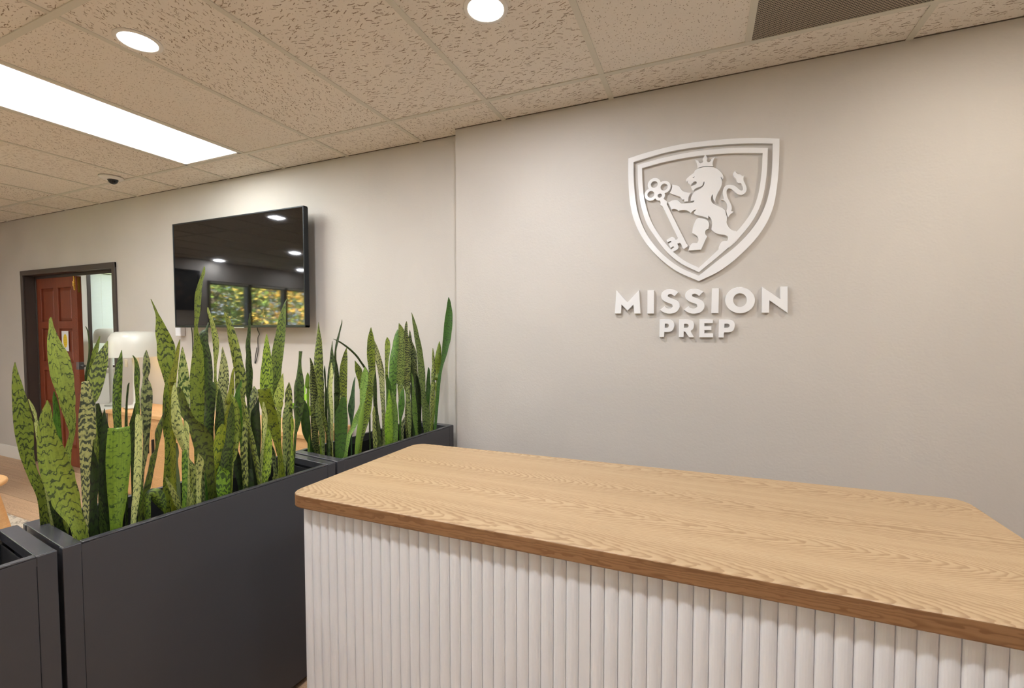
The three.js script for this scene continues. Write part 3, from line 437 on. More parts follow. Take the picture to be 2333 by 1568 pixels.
// ---------------------------------------------------------------- reception desk
{
  const t = thing('reception_desk', 'white fluted reception desk with an oak counter top', 'desk', [2.06, 0, 0.84]);
  const corners = [[1.134, 1.183], [2.985, 1.144], [2.985, 0.455], [1.154, 0.539]].map(([x, z]) => new THREE.Vector2(x - 2.06, -(z - 0.84))), s = new THREE.Shape(), r = 0.055;
  corners.forEach((p, i) => {                          // a rounded four-cornered board
    const a = corners[(i + 3) % 4], b = corners[(i + 1) % 4], p0 = p.clone().add(a.clone().sub(p).setLength(r)), p1 = p.clone().add(b.clone().sub(p).setLength(r));
    if (i) s.lineTo(p0.x, p0.y); else s.moveTo(p0.x, p0.y);
    s.quadraticCurveTo(p.x, p.y, p1.x, p1.y);
  });
  const board = (d, b) => new THREE.ExtrudeGeometry(s, { depth: d, bevelEnabled: true, bevelThickness: b, bevelSize: b, bevelOffset: -b, bevelSegments: 3, curveSegments: 14 }).rotateX(-Math.PI / 2);
  const top = board(0.032, 0.004); metreUV(top.translate(0, 0.964, 0));
  const flat = top.groups; top.clearGroups(); for (const g of flat) top.addGroup(g.start, g.count, 0);
  // the faces that look up carry the flat-sawn grain, the banding round the edge its own
  const pos = top.attributes.position, nor = top.attributes.normal, up = [], side = [];
  const pick = (list) => { const g = new THREE.BufferGeometry(); for (const k of ['position', 'normal', 'uv']) { const a = top.attributes[k], o = new Float32Array(list.length * a.itemSize); list.forEach((v, i) => { for (let c = 0; c < a.itemSize; c++) o[i * a.itemSize + c] = a.array[v * a.itemSize + c]; }); g.setAttribute(k, new THREE.BufferAttribute(o, a.itemSize)); } return g; };
  for (let i = 0; i < pos.count; i += 3) (nor.getY(i) + nor.getY(i + 1) + nor.getY(i + 2) > 1.5 ? up : side).push(i, i + 1, i + 2);
  const ct = part(t, 'counter_top', pick(up), counterWood, 'oak laminate counter top with cathedral grain');
  part(ct, 'edge_band', pick(side), edgeWood, 'darker oak edge band');
  // the fluted panels stand 22 mm behind the front edge and follow its direction
  const zf = 1.16 - 0.84, x0 = 1.162 - 2.06, pitch = 0.0316, run = 27, H = 0.963, turn = 0.0211;
  const along = (m) => { m.position.set(x0, 0, zf); m.rotation.y = turn; return m; };
  const reedShape = new THREE.Shape(); reedShape.moveTo(0, -0.004); reedShape.lineTo(0, 0); for (let i = 1; i <= 10; i++) { const a = Math.PI * i / 10; reedShape.lineTo(pitch / 2 - Math.cos(a) * pitch / 2, Math.sin(a) * 0.0088); } reedShape.lineTo(pitch, -0.004);
  const reed = new THREE.ExtrudeGeometry(reedShape, { depth: H - 0.03, bevelEnabled: false, curveSegments: 10 }).rotateX(-Math.PI / 2).scale(1, 1, -1);
  { const ix = reed.index; const p = reed.attributes.position.array; for (let i = 0; i < p.length; i += 9) for (let c = 0; c < 3; c++) { const q = p[i + c]; p[i + c] = p[i + 3 + c]; p[i + 3 + c] = q; } reed.computeVertexNormals(); }
  const gapX = run * pitch + 0.006, starts = [0.006, gapX + 0.027];
  starts.forEach((xs, j) => {
    const n = j ? 28 : 27, p = along(part(t, 'front_panel', box(xs - 0.004, xs + n * pitch + 0.004, 0.03, H, -0.03, -0.009), deskWhite));
    for (let i = 0; i < n; i++) { const m = part(p, 'reed', reed, deskWhite); m.position.set(xs + i * pitch, 0.03, -0.009); }
  });
  along(part(t, 'joint_strip', rbox(gapX + 0.0005, gapX + 0.0265, 0.03, H, -0.028, -0.003, 0.0015), deskWhite, 'flat strip between the two fluted panels'));
  const xr = x0 + starts[1] + 28 * pitch;
  part(t, 'side_panel', rbox(x0 - 0.002, x0 + 0.018, 0, H, -0.25, zf - 0.012, 0.002), deskWhite); part(t, 'side_panel', rbox(xr - 0.014, xr + 0.006, 0, H, -0.32, zf - 0.05, 0.002), deskWhite);
  part(t, 'work_shelf', box(x0 + 0.018, xr - 0.014, 0.70, 0.73, -0.24, zf - 0.075), deskWhite);
  part(t, 'plinth', box(x0 + 0.03, xr - 0.03, 0, 0.08, zf - 0.11, zf - 0.075), deskWhite);
}

// ---------------------------------------------------------------- planters
const PLANTER_AT = new THREE.Vector3(.8837, 0, -.232), PLANTER_TURN = -.1127;
const toRoom = (x, y, z) => new THREE.Vector3(x, y, z).applyAxisAngle(new THREE.Vector3(0, 1, 0), PLANTER_TURN).add(PLANTER_AT).toArray();
const soilTex = texture(256, 256, (u, v) => { const n = noise(u * 60, v * 60, 60, 60, 81) * 0.6 + noise(u * 20, v * 20, 20, 20, 82) * 0.4; return mixc([18, 14, 11], [58, 46, 36], smooth(0.35, 0.8, n)); }); soilTex.repeat.set(4, 4);
const soil = std({ map: soilTex, bumpMap: soilTex, bumpScale: 0.01, roughness: 1 });
function planter(z0, z1, label) {
  const L = z1 - z0, t = thing('planter_box', label, 'planter', toRoom(-0.16, 0, (z0 + z1) / 2), PLANTER_TURN), a = 0.16, b = L / 2, H = 0.9;
  part(t, 'side_panel', rbox(a - 0.019, a - 0.0015, 0.03, H - 0.006, -b + 0.0405, b - 0.0405, 0.001), charcoal); part(t, 'side_panel', rbox(-a + 0.0015, -a + 0.019, 0.03, H - 0.006, -b + 0.042, b - 0.042, 0.001), charcoal);
  part(t, 'end_panel', rbox(-a + 0.005, a - 0.005, 0.03, H - 0.012, -b + 0.003, -b + 0.02, 0.001), charcoal); part(t, 'end_panel', rbox(-a + 0.005, a - 0.005, 0.03, H - 0.012, b - 0.02, b - 0.003, 0.001), charcoal);
  for (const sx of [-1, 1]) for (const sz of [-1, 1]) part(t, 'corner_post', rbox(sx > 0 ? a - 0.024 : -a, sx > 0 ? a : -a + 0.024, 0, H - 0.002, sz > 0 ? b - 0.04 : -b + 0.001, sz > 0 ? b - 0.001 : -b + 0.04, 0.002), charcoal);
  part(t, 'rim', [rbox(a - 0.021, a - 0.001, H - 0.005, H, -b + 0.042, b - 0.042, 0.002), rbox(-a + 0.001, -a + 0.021, H - 0.005, H, -b + 0.042, b - 0.042, 0.002), rbox(-a + 0.001, a - 0.001, H - 0.03, H, -b + 0.0025, -b + 0.042, 0.003), rbox(-a + 0.001, a - 0.001, H - 0.03, H, b - 0.042, b - 0.0025, 0.003)], charcoalRim);
  part(t, 'liner', [box(a - 0.024, a - 0.021, 0.4, H - 0.04, -b + 0.04, b - 0.04), box(-a + 0.021, -a + 0.024, 0.4, H - 0.04, -b + 0.04, b - 0.04), box(-a + 0.02, a - 0.02, 0.4, H - 0.04, -b + 0.04, -b + 0.043), box(-a + 0.02, a - 0.02, 0.4, H - 0.04, b - 0.043, b - 0.04)], linerBlack);
  part(t, 'soil', box(-a + 0.022, a - 0.022, 0.72, 0.8, -b + 0.041, b - 0.041), soil);
  part(t, 'bottom', box(-a + 0.01, a - 0.01, 0.02, 0.04, -b + 0.02, b - 0.02), linerBlack);
}
planter(0.004, 0.866, 'charcoal planter box against the logo wall, partly behind the desk');
planter(0.874, 1.766, 'charcoal planter box in the middle, its long smooth side fully in view');
planter(1.774, 2.66, 'empty-looking charcoal planter box at the lower left corner');

// ---------------------------------------------------------------- snake plants
const LEAF = {   // light, dark, bands per repeat, chevron, thinness, mottle, streak
  olive: [[128, 142, 58], [46, 58, 26], 13, 0.5, 1.6, 0.6], lime: [[136, 152, 66], [52, 66, 34], 12, 0.7, 2.2, 0.5], limelight: [[148, 162, 82], [56, 72, 38], 10, 0.8, 2.4, 0.7], pale: [[186, 192, 136], [66, 80, 44], 15, 0.5, 1.7, 0.9],
  green: [[70, 112, 34], [38, 66, 20], 8, 0.3, 2.4, 0.6], dark: [[66, 84, 40], [26, 36, 20], 17, 0.6, 1.0, 0.7], deep: [[42, 58, 26], [22, 30, 16], 10, 0.4, 1.4, 0.8], grey: [[164, 164, 118], [44, 54, 40], 17, 0.12, 1.0, 0.5], chevron: [[126, 138, 66], [42, 52, 30], 17, 0.8, 1.1, 0.4], chevdark: [[104, 126, 44], [34, 52, 22], 19, 0.9, 0.9, 0.4],
  limedot: [[112, 138, 46], [44, 70, 22], 10, 0.6, 3.2, 1.2], cream: [[200, 204, 152], [76, 92, 54], 15, 0.6, 2.4, 1.0], greyband: [[138, 144, 104], [40, 48, 36], 12, 0.15, 1.1, 0.5], olivedark: [[86, 98, 38], [36, 42, 22], 11, 0.4, 1.3, 0.7], stripe: [[152, 160, 98], [46, 60, 34], 15, 0.7, 1.1, 0.6], yellowolive: [[132, 136, 42], [56, 64, 24], 9, 0.5, 2.6, 0.8],
  whiteband: [[176, 184, 128], [44, 74, 26], 12, 0.5, 0.9, 0.6], greenband: [[118, 152, 62], [44, 80, 30], 15, 0.3, 1.0, 0.7], backgrey: [[104, 116, 88], [80, 92, 68], 6, 0.1, 2, 0.8], olivelong: [[118, 132, 52], [46, 58, 28], 9, 0.25, 2.2, 0.9], spotted: [[162, 170, 102], [52, 64, 36], 17, 0.9, 1.8, 1.2], whitechev: [[186, 190, 146], [54, 64, 46], 19, 1.0, 1.2, 0.8], yellowband: [[142, 154, 42], [56, 78, 26], 11, 0.3, 1.5, 0.6],
  darkband: [[118, 128, 88], [30, 38, 28], 17, 0.2, 0.9, 0.5], deepstripe: [[78, 96, 44], [34, 44, 26], 19, 0.5, 1.2, 0.6], brightstripe: [[116, 150, 46], [42, 66, 24], 15, 0.7, 1.0, 0.5], olivebar: [[142, 152, 80], [48, 60, 36], 11, 0.3, 1.4, 0.8], darkpale: [[146, 154, 92], [34, 46, 26], 12, 0.5, 0.8, 0.6], yellowcut: [[116, 128, 36], [44, 54, 22], 8, 0.25, 2.0, 0.7], limechev: [[150, 172, 68], [48, 70, 30], 13, 1.0, 1.4, 0.5], chevdeep: [[104, 120, 50], [38, 52, 24], 15, 1.0, 1.4, 0.8],
  limepale: [[162, 172, 88], [62, 78, 40], 15, 0.4, 2.4, 1.0], paleband: [[146, 158, 104], [58, 76, 46], 17, 0.4, 1.3, 0.8], darkspot: [[74, 96, 44], [32, 44, 24], 13, 0.4, 1.2, 1.2], plain: [[112, 140, 54], [92, 120, 44], 4, 0.2, 2, 0.4], deepplain: [[52, 76, 28], [36, 54, 20], 7, 0.3, 2, 0.5], denseband: [[130, 138, 80], [36, 44, 28], 25, 0.5, 0.8, 0.4], olivechev: [[120, 134, 46], [42, 54, 24], 21, 0.9, 1.1, 0.4],
  greydark: [[90, 108, 72], [36, 50, 38], 12, 0.6, 1.0, 0.8], deepgreen: [[58, 92, 30], [34, 58, 20], 13, 0.2, 2.2, 0.5], blue: [[70, 100, 70], [42, 66, 46], 8, 0.2, 1.6, 0.7], spotpale: [[134, 168, 88], [60, 88, 44], 26, 0.3, 3.0, 1.3], deepcut: [[80, 90, 52], [40, 48, 30], 13, 0.4, 1.2, 0.6], mid: [[94, 130, 58], [44, 70, 34], 13, 0.7, 1.5, 0.6], chevpale: [[144, 160, 92], [54, 72, 40], 24, 1.1, 1.1, 0.4], darkBand: [[80, 90, 50], [34, 42, 28], 12, 0.3, 1.2, 0.6],
  greygreen: [[112, 130, 78], [48, 64, 40], 18, 0.5, 1.4, 0.9], greenspot: [[98, 126, 56], [46, 70, 34], 22, 0.5, 1.8, 1.2], limeplain: [[122, 156, 44], [72, 106, 28], 13, 0.5, 2.6, 0.6], forest: [[66, 108, 42], [36, 66, 30], 22, 0.5, 2.0, 1.0], olivedull: [[110, 126, 40], [48, 62, 24], 12, 0.5, 2.6, 0.9],
};
const leafMaterials = {};
function leafMaterial(kind) {
  if (leafMaterials[kind]) return leafMaterials[kind];
  const [light0, dark, bands, chev, thin, mott] = LEAF[kind] ?? LEAF.darkBand, light = [light0[0] * 1.0, light0[1] * 1.01, light0[2] * 0.86], s = 100 + Object.keys(leafMaterials).length * 7;
  const n = Math.round(bands * 1.08);
  const map = texture(96, 768, (u, v) => {
    const e = Math.abs(u - 0.5) * 2, tooth = noise(u * 4, v * n * 0.5, 4, Math.round(n * 0.5), s + 7);
    const zig = chev * (0.55 * (Math.abs(((u * 3.4 + 0.5 * noise(u * 2, v * 9, 2, 9, s)) % 1) * 2 - 1) - 0.5) + 0.45 * e);
    const ph = v * n + zig + 1.3 * (tooth - 0.5) + 0.45 * (noise(u * 11, v * 70, 11, 70, s + 2) - 0.5);
    const line = 1 - Math.abs(((ph % 1) + 1) % 1 - 0.5) * 2, wide = (0.62 / thin) * (0.55 + 0.9 * noise(u * 2, v * n, 2, n, s + 9));
    const band = smooth(1 - wide, 1 - wide * 0.45, line), gap = smooth(0.3, 0.62, noise(u * 6, v * 34, 6, 34, s + 3) + 0.34 * (1 - mott * 0.7));
    const fleck = noise(u * 24, v * 210, 24, 210, s + 4), broad = noise(u * 2, v * 5, 2, 5, s + 5), clump = noise(u * 9, v * 80, 9, 80, s + 8);
    let c = mixc(light, dark, clamp01(band * gap * (0.75 + 0.35 * clump) + 0.16 * (fleck - 0.5) + 0.2 * (broad - 0.5)));
    c = mixc(c, dark, 0.4 * smooth(0.66, 0.85, clump) * mott * (0.4 + 0.6 * gap));
    return mul(c, 0.93 + 0.14 * noise(u * 26, v * 4, 26, 4, s + 6));
  });
  return leafMaterials[kind] = std({ map, roughness: 0.42 });
}
let current = null, plantAt = null;
function plant(label, z, d) {
  current = thing('snake_plant', label, 'plant', toRoom(-d, 0.8, z), PLANTER_TURN); plantAt = [-d, 0.8, z];
}
// a thick channelled blade along [z, y, width] stations, base first; d metres in from the front face; face is the way its flat side turns
function leaf(kind, d, face, cut, rows) {
  const N = rows.length, P = (i) => rows[Math.max(0, Math.min(N - 1, i))], st = [];
  for (let i = 0; i < N - 1; i++) for (let k = 0; k < 3; k++) {
    const t = k / 3, cr = (c) => { const a = P(i - 1)[c], b = P(i)[c], e = P(i + 1)[c], f = P(i + 2)[c]; return b + 0.5 * t * (e - a + t * (2 * a - 5 * b + 4 * e - f + t * (3 * (b - e) + f - a))); };
    st.push([cr(0), cr(1), Math.max(0.001, cr(2))]);
  }
  st.push(P(N - 1));
  const M = 7, U = Array.from({ length: M }, (_, i) => i / (M - 1) * 2 - 1), F = new THREE.Vector3(Math.cos(face), 0, Math.sin(face)), pos = [], uv = [], idx = [];
  const cup = (rnd() > 0.35 ? 1 : -1) * rr(0.12, 0.3), lean = rr(-0.02, 0.02), tw = rr(-0.35, 0.35), v0 = rnd(), L = st.length, T3 = new THREE.Vector3(), A = new THREE.Vector3(), B = new THREE.Vector3(), C = new THREE.Vector3();
  let run = 0;
  st.forEach(([z, y, w], i) => {
    const a = st[Math.max(0, i - 1)], b = st[Math.min(L - 1, i + 1)], f = i / (L - 1);
    if (i) run += Math.hypot(z - st[i - 1][0], y - st[i - 1][1]);
    T3.set(0, b[1] - a[1], b[0] - a[0]).normalize(); A.crossVectors(F, T3).normalize(); B.crossVectors(T3, A).normalize();
    const g = tw * (f - 0.5); A.applyAxisAngle(T3, g); B.applyAxisAngle(T3, g);
    for (let sd = 0; sd < 2; sd++) for (const u of U) {
      const th = (sd ? -1 : 1) * Math.min(0.0022, w * 0.12) * Math.sqrt(Math.max(0, 1 - u * u * 0.98));
      C.set(-d + lean * f, y, z).addScaledVector(A, u * w / 2).addScaledVector(B, cup * w * (u * u - 0.4) + th);
      pos.push(C.x - plantAt[0], C.y - plantAt[1], C.z - plantAt[2]); uv.push((u + 1) / 2, v0 + run / 0.36);
    }
  });
  const at = (i, sd, j) => i * 2 * M + sd * M + j;
  for (let i = 0; i < L - 1; i++) {
    for (let j = 0; j < M - 1; j++) { idx.push(at(i, 0, j), at(i, 0, j + 1), at(i + 1, 0, j + 1), at(i, 0, j), at(i + 1, 0, j + 1), at(i + 1, 0, j)); idx.push(at(i, 1, j), at(i + 1, 1, j + 1), at(i, 1, j + 1), at(i, 1, j), at(i + 1, 1, j), at(i + 1, 1, j + 1)); }
    for (const [j, q] of [[0, 0], [M - 1, 1]]) { const e = [at(i, 0, j), at(i + 1, 0, j), at(i + 1, 1, j), at(i, 1, j)]; if (q) e.reverse(); idx.push(e[0], e[1], e[2], e[0], e[2], e[3]); }
  }
  for (let j = 0; j < M - 1; j++) idx.push(at(L - 1, 0, j), at(L - 1, 0, j + 1), at(L - 1, 1, j + 1), at(L - 1, 0, j), at(L - 1, 1, j + 1), at(L - 1, 1, j));
  const g = new THREE.BufferGeometry(); g.setAttribute('position', new THREE.Float32BufferAttribute(pos, 3)); g.setAttribute('uv', new THREE.Float32BufferAttribute(uv, 2)); g.setIndex(idx); g.computeVertexNormals();
  part(current, 'leaf', g, leafMaterial(kind));
}
seed = 4242;
plant('snake plant at the near end of the middle planter, two broad lime leaves leaning left', 1.701, .193);
leaf('olive', .25, .069, 0, [[1.715,.785,.0131], [1.7279,.855,.0182], [1.7312,.8759,.0226], [1.7328,.9009,.0234], [1.734,.9378,.0228], [1.7352,.9625,.0229], [1.7379,.9876,.0224], [1.7435,1.0135,.0222], [1.7499,1.0394,.0241], [1.7591,1.0778,.0236], [1.7649,1.1148,.0281], [1.7667,1.1387,.0317], [1.7686,1.1767,.0375], [1.7697,1.2096,.0405], [1.7723,1.2451,.0371], [1.775,1.2803,.0318], [1.7783,1.3155,.0247], [1.7798,1.3387,.0198], [1.7817,1.3734,.0101], [1.7809,1.3985,.0015]]);
leaf('lime', .06, -.06, 0, [[1.7024,.785,.0234], [1.7103,.8922,.0324], [1.7131,.9118,.0351], [1.7182,.9367,.0338], [1.7257,.9624,.0386], [1.7337,.9879,.0493], [1.7408,1.0129,.0591], [1.7454,1.0368,.0603], [1.7513,1.0632,.0622], [1.7559,1.0867,.0668], [1.761,1.108,.0636], [1.7646,1.1309,.0619], [1.7703,1.1651,.0538], [1.7754,1.201,.0413], [1.7763,1.2207,.0372], [1.7771,1.2424,.0298], [1.775,1.2679,.0217], [1.7721,1.289,.0109], [1.7722,1.302,.0016]]);
leaf('pale', .22, .373, 0, [[1.715,.785,.0081], [1.7469,1.1709,.0112], [1.751,1.2256,.0063], [1.7529,1.2446,.0077], [1.7582,1.2687,.0069], [1.7647,1.2905,.0017]]);
leaf('limelight', .2, -.118, 0, [[1.7075,.785,.0119], [1.6929,1.0914,.0165], [1.69,1.127,.016], [1.6804,1.1734,.0138], [1.6816,1.198,.0196], [1.6836,1.2226,.0258], [1.6876,1.2474,.0305], [1.6898,1.2719,.0376], [1.6918,1.2962,.0405], [1.6959,1.3206,.0461], [1.6991,1.3448,.0521], [1.7029,1.369,.0535], [1.7051,1.3928,.0528], [1.7089,1.4167,.0485], [1.7135,1.4404,.0386], [1.717,1.464,.0291], [1.7193,1.499,.013], [1.7204,1.5223,.0082], [1.7191,1.5304,.0016]]);
leaf('green', .23, .293, 0, [[1.6627,.785,.0072], [1.6894,1.0737,.01], [1.6978,1.1248,.0082], [1.7011,1.15,.0134], [1.7023,1.1866,.0137], [1.7048,1.2113,.0171], [1.7047,1.2475,.0142], [1.7074,1.284,.0095], [1.7083,1.3057,.0015]]);
leaf('dark', .2, .134, 0, [[1.7054,.785,.0198], [1.7119,.86,.0275], [1.7156,.881,.0229], [1.7183,.9062,.0196], [1.7224,.9318,.0181], [1.7289,.9581,.0121], [1.7354,.9818,.0037]]);
plant('snake plant with a blunt grey banded leaf, second from the near end', 1.638, .137);
leaf('grey', .07, -.106, 1, [[1.6908,.785,.0043], [1.692,.8892,.006], [1.6927,.9246,.0096], [1.6933,.9598,.0135], [1.6936,.9949,.0162], [1.6934,1.0296,.0189], [1.6928,1.0642,.021], [1.6923,1.0988,.0237], [1.6909,1.1332,.0287], [1.6895,1.1675,.0326], [1.6869,1.1808,.0401], [1.6864,1.213,.0408], [1.6858,1.2474,.0399], [1.685,1.2703,.0359], [1.6858,1.2934,.0298], [1.6867,1.3165,.0241], [1.6877,1.343,.0169]]);
leaf('chevron', .12, .318, 0, [[1.6553,.785,.0044], [1.6499,1.2457,.0061], [1.6494,1.2696,.011], [1.6461,1.2931,.023], [1.6441,1.3169,.0334], [1.6406,1.3405,.039], [1.6349,1.364,.0376], [1.6283,1.3876,.0343], [1.6222,1.4114,.0272], [1.6146,1.4353,.0146], [1.6068,1.4581,.0015]]);
leaf('olive', .16, -.111, 0, [[1.6226,.785,.0097], [1.6439,1.2899,.0134], [1.6465,1.3267,.0135], [1.6427,1.3628,.0152], [1.6352,1.3987,.0152], [1.6306,1.4228,.0156], [1.6234,1.447,.0097], [1.616,1.4726,.0016]]);
leaf('dark', .18, .239, 0, [[1.5966,.785,.0062], [1.6414,1.288,.0087], [1.6471,1.3255,.0082], [1.6476,1.35,.0092], [1.6447,1.3742,.0084], [1.6418,1.3984,.0057], [1.641,1.4228,.0035], [1.6407,1.4594,.0032], [1.6433,1.4887,.0032], [1.6483,1.5032,.0015]]);
leaf('dark', .19, -.079, 0, [[1.615,.785,.0064], [1.6197,1.1185,.0089], [1.6203,1.1464,.0139], [1.6201,1.1841,.0162], [1.6214,1.222,.0151], [1.6247,1.2601,.0082]]);
leaf('deep', .14, -.052, 0, [[1.6253,.785,.0129], [1.626,.8649,.018], [1.6274,.9354,.023], [1.6278,1.0102,.0256], [1.6259,1.0841,.0252], [1.6219,1.1326,.0229], [1.6193,1.1523,.0234], [1.6194,1.1692,.0214], [1.6186,1.1769,.0222], [1.6191,1.2018,.015], [1.6178,1.2262,.0074], [1.6165,1.2445,.0016]]);
leaf('deep', .16, .237, 0, [[1.6242,.785,.0092], [1.6256,.981,.0128], [1.6266,1.0563,.0148], [1.6364,1.0963,.0234], [1.6403,1.1219,.0171], [1.644,1.1523,.0035]]);
leaf('deep', .1, .595, 0, [[1.6684,.785,.0177], [1.668,.8859,.0246], [1.6677,.9218,.0231], [1.6676,.9577,.0213], [1.6655,.9929,.0198], [1.6617,1.0276,.0202], [1.6611,1.0633,.0247], [1.6623,1.0876,.0209], [1.6643,1.1167,.0152], [1.6647,1.1287,.0016]]);
leaf('dark', .11, -.034, 0, [[1.6398,.785,.0123], [1.6443,.874,.0171], [1.6494,.9249,.0133], [1.6511,.962,.0114], [1.6555,.9926,.0027]]);
plant('snake plant in front of the white lamp, its wide bright green leaf cut flat', 1.569, .111);
leaf('limedot', .05, .084, 1, [[1.6339,.785,.0208], [1.6298,.889,.0289], [1.6276,.9172,.0334], [1.6238,.9521,.0409], [1.6213,.9875,.0477], [1.619,1.0231,.0529], [1.6167,1.0587,.0578], [1.6145,1.0943,.0603], [1.6123,1.13,.0598], [1.6104,1.1657,.0561], [1.6089,1.1931,.0528]]);
leaf('chevdark', .15, .451, 0, [[1.5899,.785,.013], [1.5855,1.0974,.0181], [1.5834,1.1813,.0196], [1.5838,1.2194,.0207], [1.5823,1.2571,.0215], [1.5798,1.2947,.0224], [1.5768,1.3322,.0224], [1.5732,1.3572,.0184], [1.5699,1.3822,.0157], [1.5654,1.4072,.0078], [1.5623,1.4261,.0015]]);
leaf('dark', .16, .747, 0, [[1.5682,.785,.0068], [1.5621,1.1161,.0095], [1.5602,1.1757,.0089], [1.559,1.2142,.0074], [1.5567,1.2525,.0057], [1.5547,1.2779,.0059], [1.5514,1.3084,.0054], [1.5486,1.3184,.0024]]);
leaf('chevdark', .1, .427, 0, [[1.5504,.785,.0105], [1.5505,1.1803,.0146], [1.5505,1.2108,.013], [1.5501,1.2438,.012], [1.5497,1.2691,.0105], [1.5501,1.2944,.0106], [1.5502,1.3197,.0139], [1.549,1.3448,.0149], [1.5489,1.3701,.0121], [1.5519,1.3955,.0071], [1.5591,1.4109,.0018]]);
leaf('cream', .075, .263, 0, [[1.5847,.785,.0101], [1.5795,.8885,.014], [1.5775,.9054,.015], [1.5756,.9299,.0165], [1.5704,.9659,.0181], [1.5671,1.0027,.0195], [1.5642,1.0522,.0205], [1.5614,1.1018,.0196], [1.5595,1.1517,.0186], [1.5586,1.1847,.0182], [1.5583,1.2134,.0165], [1.5623,1.2254,.0034]]);
leaf('greyband', .13, .797, 0, [[1.5488,.785,.0071], [1.5331,1.0088,.0098], [1.5283,1.0468,.0109], [1.5223,1.0977,.0161], [1.52,1.1496,.0203], [1.5204,1.1843,.0265], [1.5198,1.2233,.0309], [1.5195,1.2494,.0344], [1.5183,1.2883,.033], [1.5178,1.3117,.0246], [1.5198,1.3275,.0162], [1.5189,1.3404,.0156], [1.5181,1.3533,.0209], [1.5167,1.3791,.0211], [1.5171,1.4051,.0145], [1.5151,1.4257,.0016]]);
leaf('dark', .17, -.056, 0, [[1.5421,.785,.0125], [1.5404,1.1445,.0173], [1.5401,1.1838,.0179], [1.5364,1.2093,.0118], [1.5321,1.2479,.0035]]);
leaf('olivedark', .1, .702, 0, [[1.5589,.785,.0116], [1.5523,.8779,.0161], [1.5471,.9148,.0202], [1.5404,.9512,.0171], [1.5344,.9752,.0191], [1.529,.9995,.0183], [1.5215,1.0365,.0164], [1.5146,1.0738,.0173], [1.5076,1.0903,.0095], [1.5041,1.1105,.01], [1.5009,1.1497,.0185], [1.4923,1.1821,.014], [1.4851,1.2072,.0064], [1.4789,1.2458,.0048], [1.4762,1.2838,.0024]]);
leaf('chevdark', .06, .379, 0, [[1.5477,.785,.0126], [1.5477,.9459,.0175], [1.543,.9647,.0215], [1.5335,.9654,.0296], [1.5231,.9543,.0379], [1.5139,.9317,.0332], [1.5069,.9084,.0193], [1.5023,.8871,.0015]]);
plant('snake plant with a broad pointed leaf beside the lamp and twisted pale leaves below', 1.435, .071);
leaf('olive', .11, .215, 0, [[1.4795,.785,.017], [1.4717,.8711,.0236], [1.4663,.9003,.0375], [1.4629,.9612,.0401], [1.4593,1.0222,.0365], [1.4573,1.0527,.0343], [1.457,1.1145,.0316], [1.4633,1.1467,.0249], [1.4646,1.2083,.0221], [1.4598,1.2688,.0232], [1.4534,1.2986,.0269], [1.4506,1.3065,.0288], [1.4525,1.3308,.0332], [1.4558,1.3579,.0382], [1.4592,1.3848,.0437], [1.4589,1.4035,.0487], [1.4574,1.43,.0501], [1.4603,1.4514,.0448], [1.4664,1.478,.0377], [1.4687,1.4912,.0325], [1.4727,1.5175,.0203], [1.4783,1.5436,.009], [1.4859,1.5694,.0054], [1.4939,1.5937,.0017]]);
leaf('yellowolive', .09, .092, 0, [[1.465,.785,.0137], [1.4578,1.27,.0191], [1.457,1.3031,.0238], [1.4551,1.3322,.0235], [1.4451,1.3713,.0152], [1.4388,1.411,.012], [1.4332,1.4375,.008], [1.4283,1.4588,.0016]]);
leaf('whiteband', .13, .077, 0, [[1.4034,.785,.0118], [1.3998,1.1635,.0164], [1.399,1.2113,.0209], [1.4027,1.2438,.0281], [1.4069,1.2761,.0371], [1.4082,1.2949,.0382], [1.408,1.3115,.0363], [1.4085,1.3393,.0315], [1.4095,1.367,.0254], [1.4098,1.4083,.0115], [1.4101,1.4317,.0016]]);
leaf('pale', .065, .239, 0, [[1.4227,.785,.009], [1.4314,1.037,.0125], [1.4331,1.0653,.013], [1.4356,1.0845,.0179], [1.4424,1.1107,.0232], [1.4485,1.1335,.0278], [1.4566,1.1656,.03], [1.4599,1.1966,.0283], [1.4622,1.2272,.0244], [1.4639,1.2576,.0193], [1.4647,1.2878,.0145], [1.4622,1.3146,.0053]]);
leaf('pale', .07, .708, 0, [[1.4308,.785,.0056], [1.4291,1.0357,.0078], [1.4288,1.0666,.0096], [1.4289,1.0977,.0129], [1.4296,1.1289,.0168], [1.4299,1.1599,.0162], [1.4336,1.1822,.0035]]);
leaf('greenband', .05, .132, 0, [[1.4502,.785,.009], [1.449,.8936,.0125], [1.4485,.9211,.0138], [1.448,.9517,.0153], [1.4472,.9975,.0161], [1.447,1.0434,.0178], [1.4478,1.0742,.0132], [1.4454,1.0889,.0058]]);
leaf('stripe', .055, .507, 0, [[1.3994,.785,.0154], [1.4035,.8924,.0214], [1.405,.9118,.0275], [1.4064,.9375,.0309], [1.4091,.9698,.0318], [1.4145,1.0028,.0315], [1.4268,1.0373,.0197], [1.4349,1.061,.0129], [1.4403,1.0778,.0032]]);
leaf('pale', .045, .566, 0, [[1.4097,.785,.0101], [1.4061,.9549,.0141], [1.4049,.9859,.0148], [1.4054,1.0111,.0189], [1.4046,1.0297,.0235], [1.4057,1.0488,.0181], [1.412,1.0691,.0019]]);
leaf('backgrey', .08, .297, 0, [[1.4483,.785,.0077], [1.4489,.9311,.0106], [1.4493,.9932,.0094], [1.4498,1.0397,.0052], [1.4473,1.0699,.0094], [1.4473,1.1038,.0044]]);
leaf('stripe', .045, .442, 0, [[1.4511,.785,.0112], [1.4653,.8943,.0156], [1.4725,.9151,.0169], [1.4817,.9484,.0163], [1.4909,.9753,.0119], [1.5,.996,.0085], [1.5056,1.0125,.0037]]);
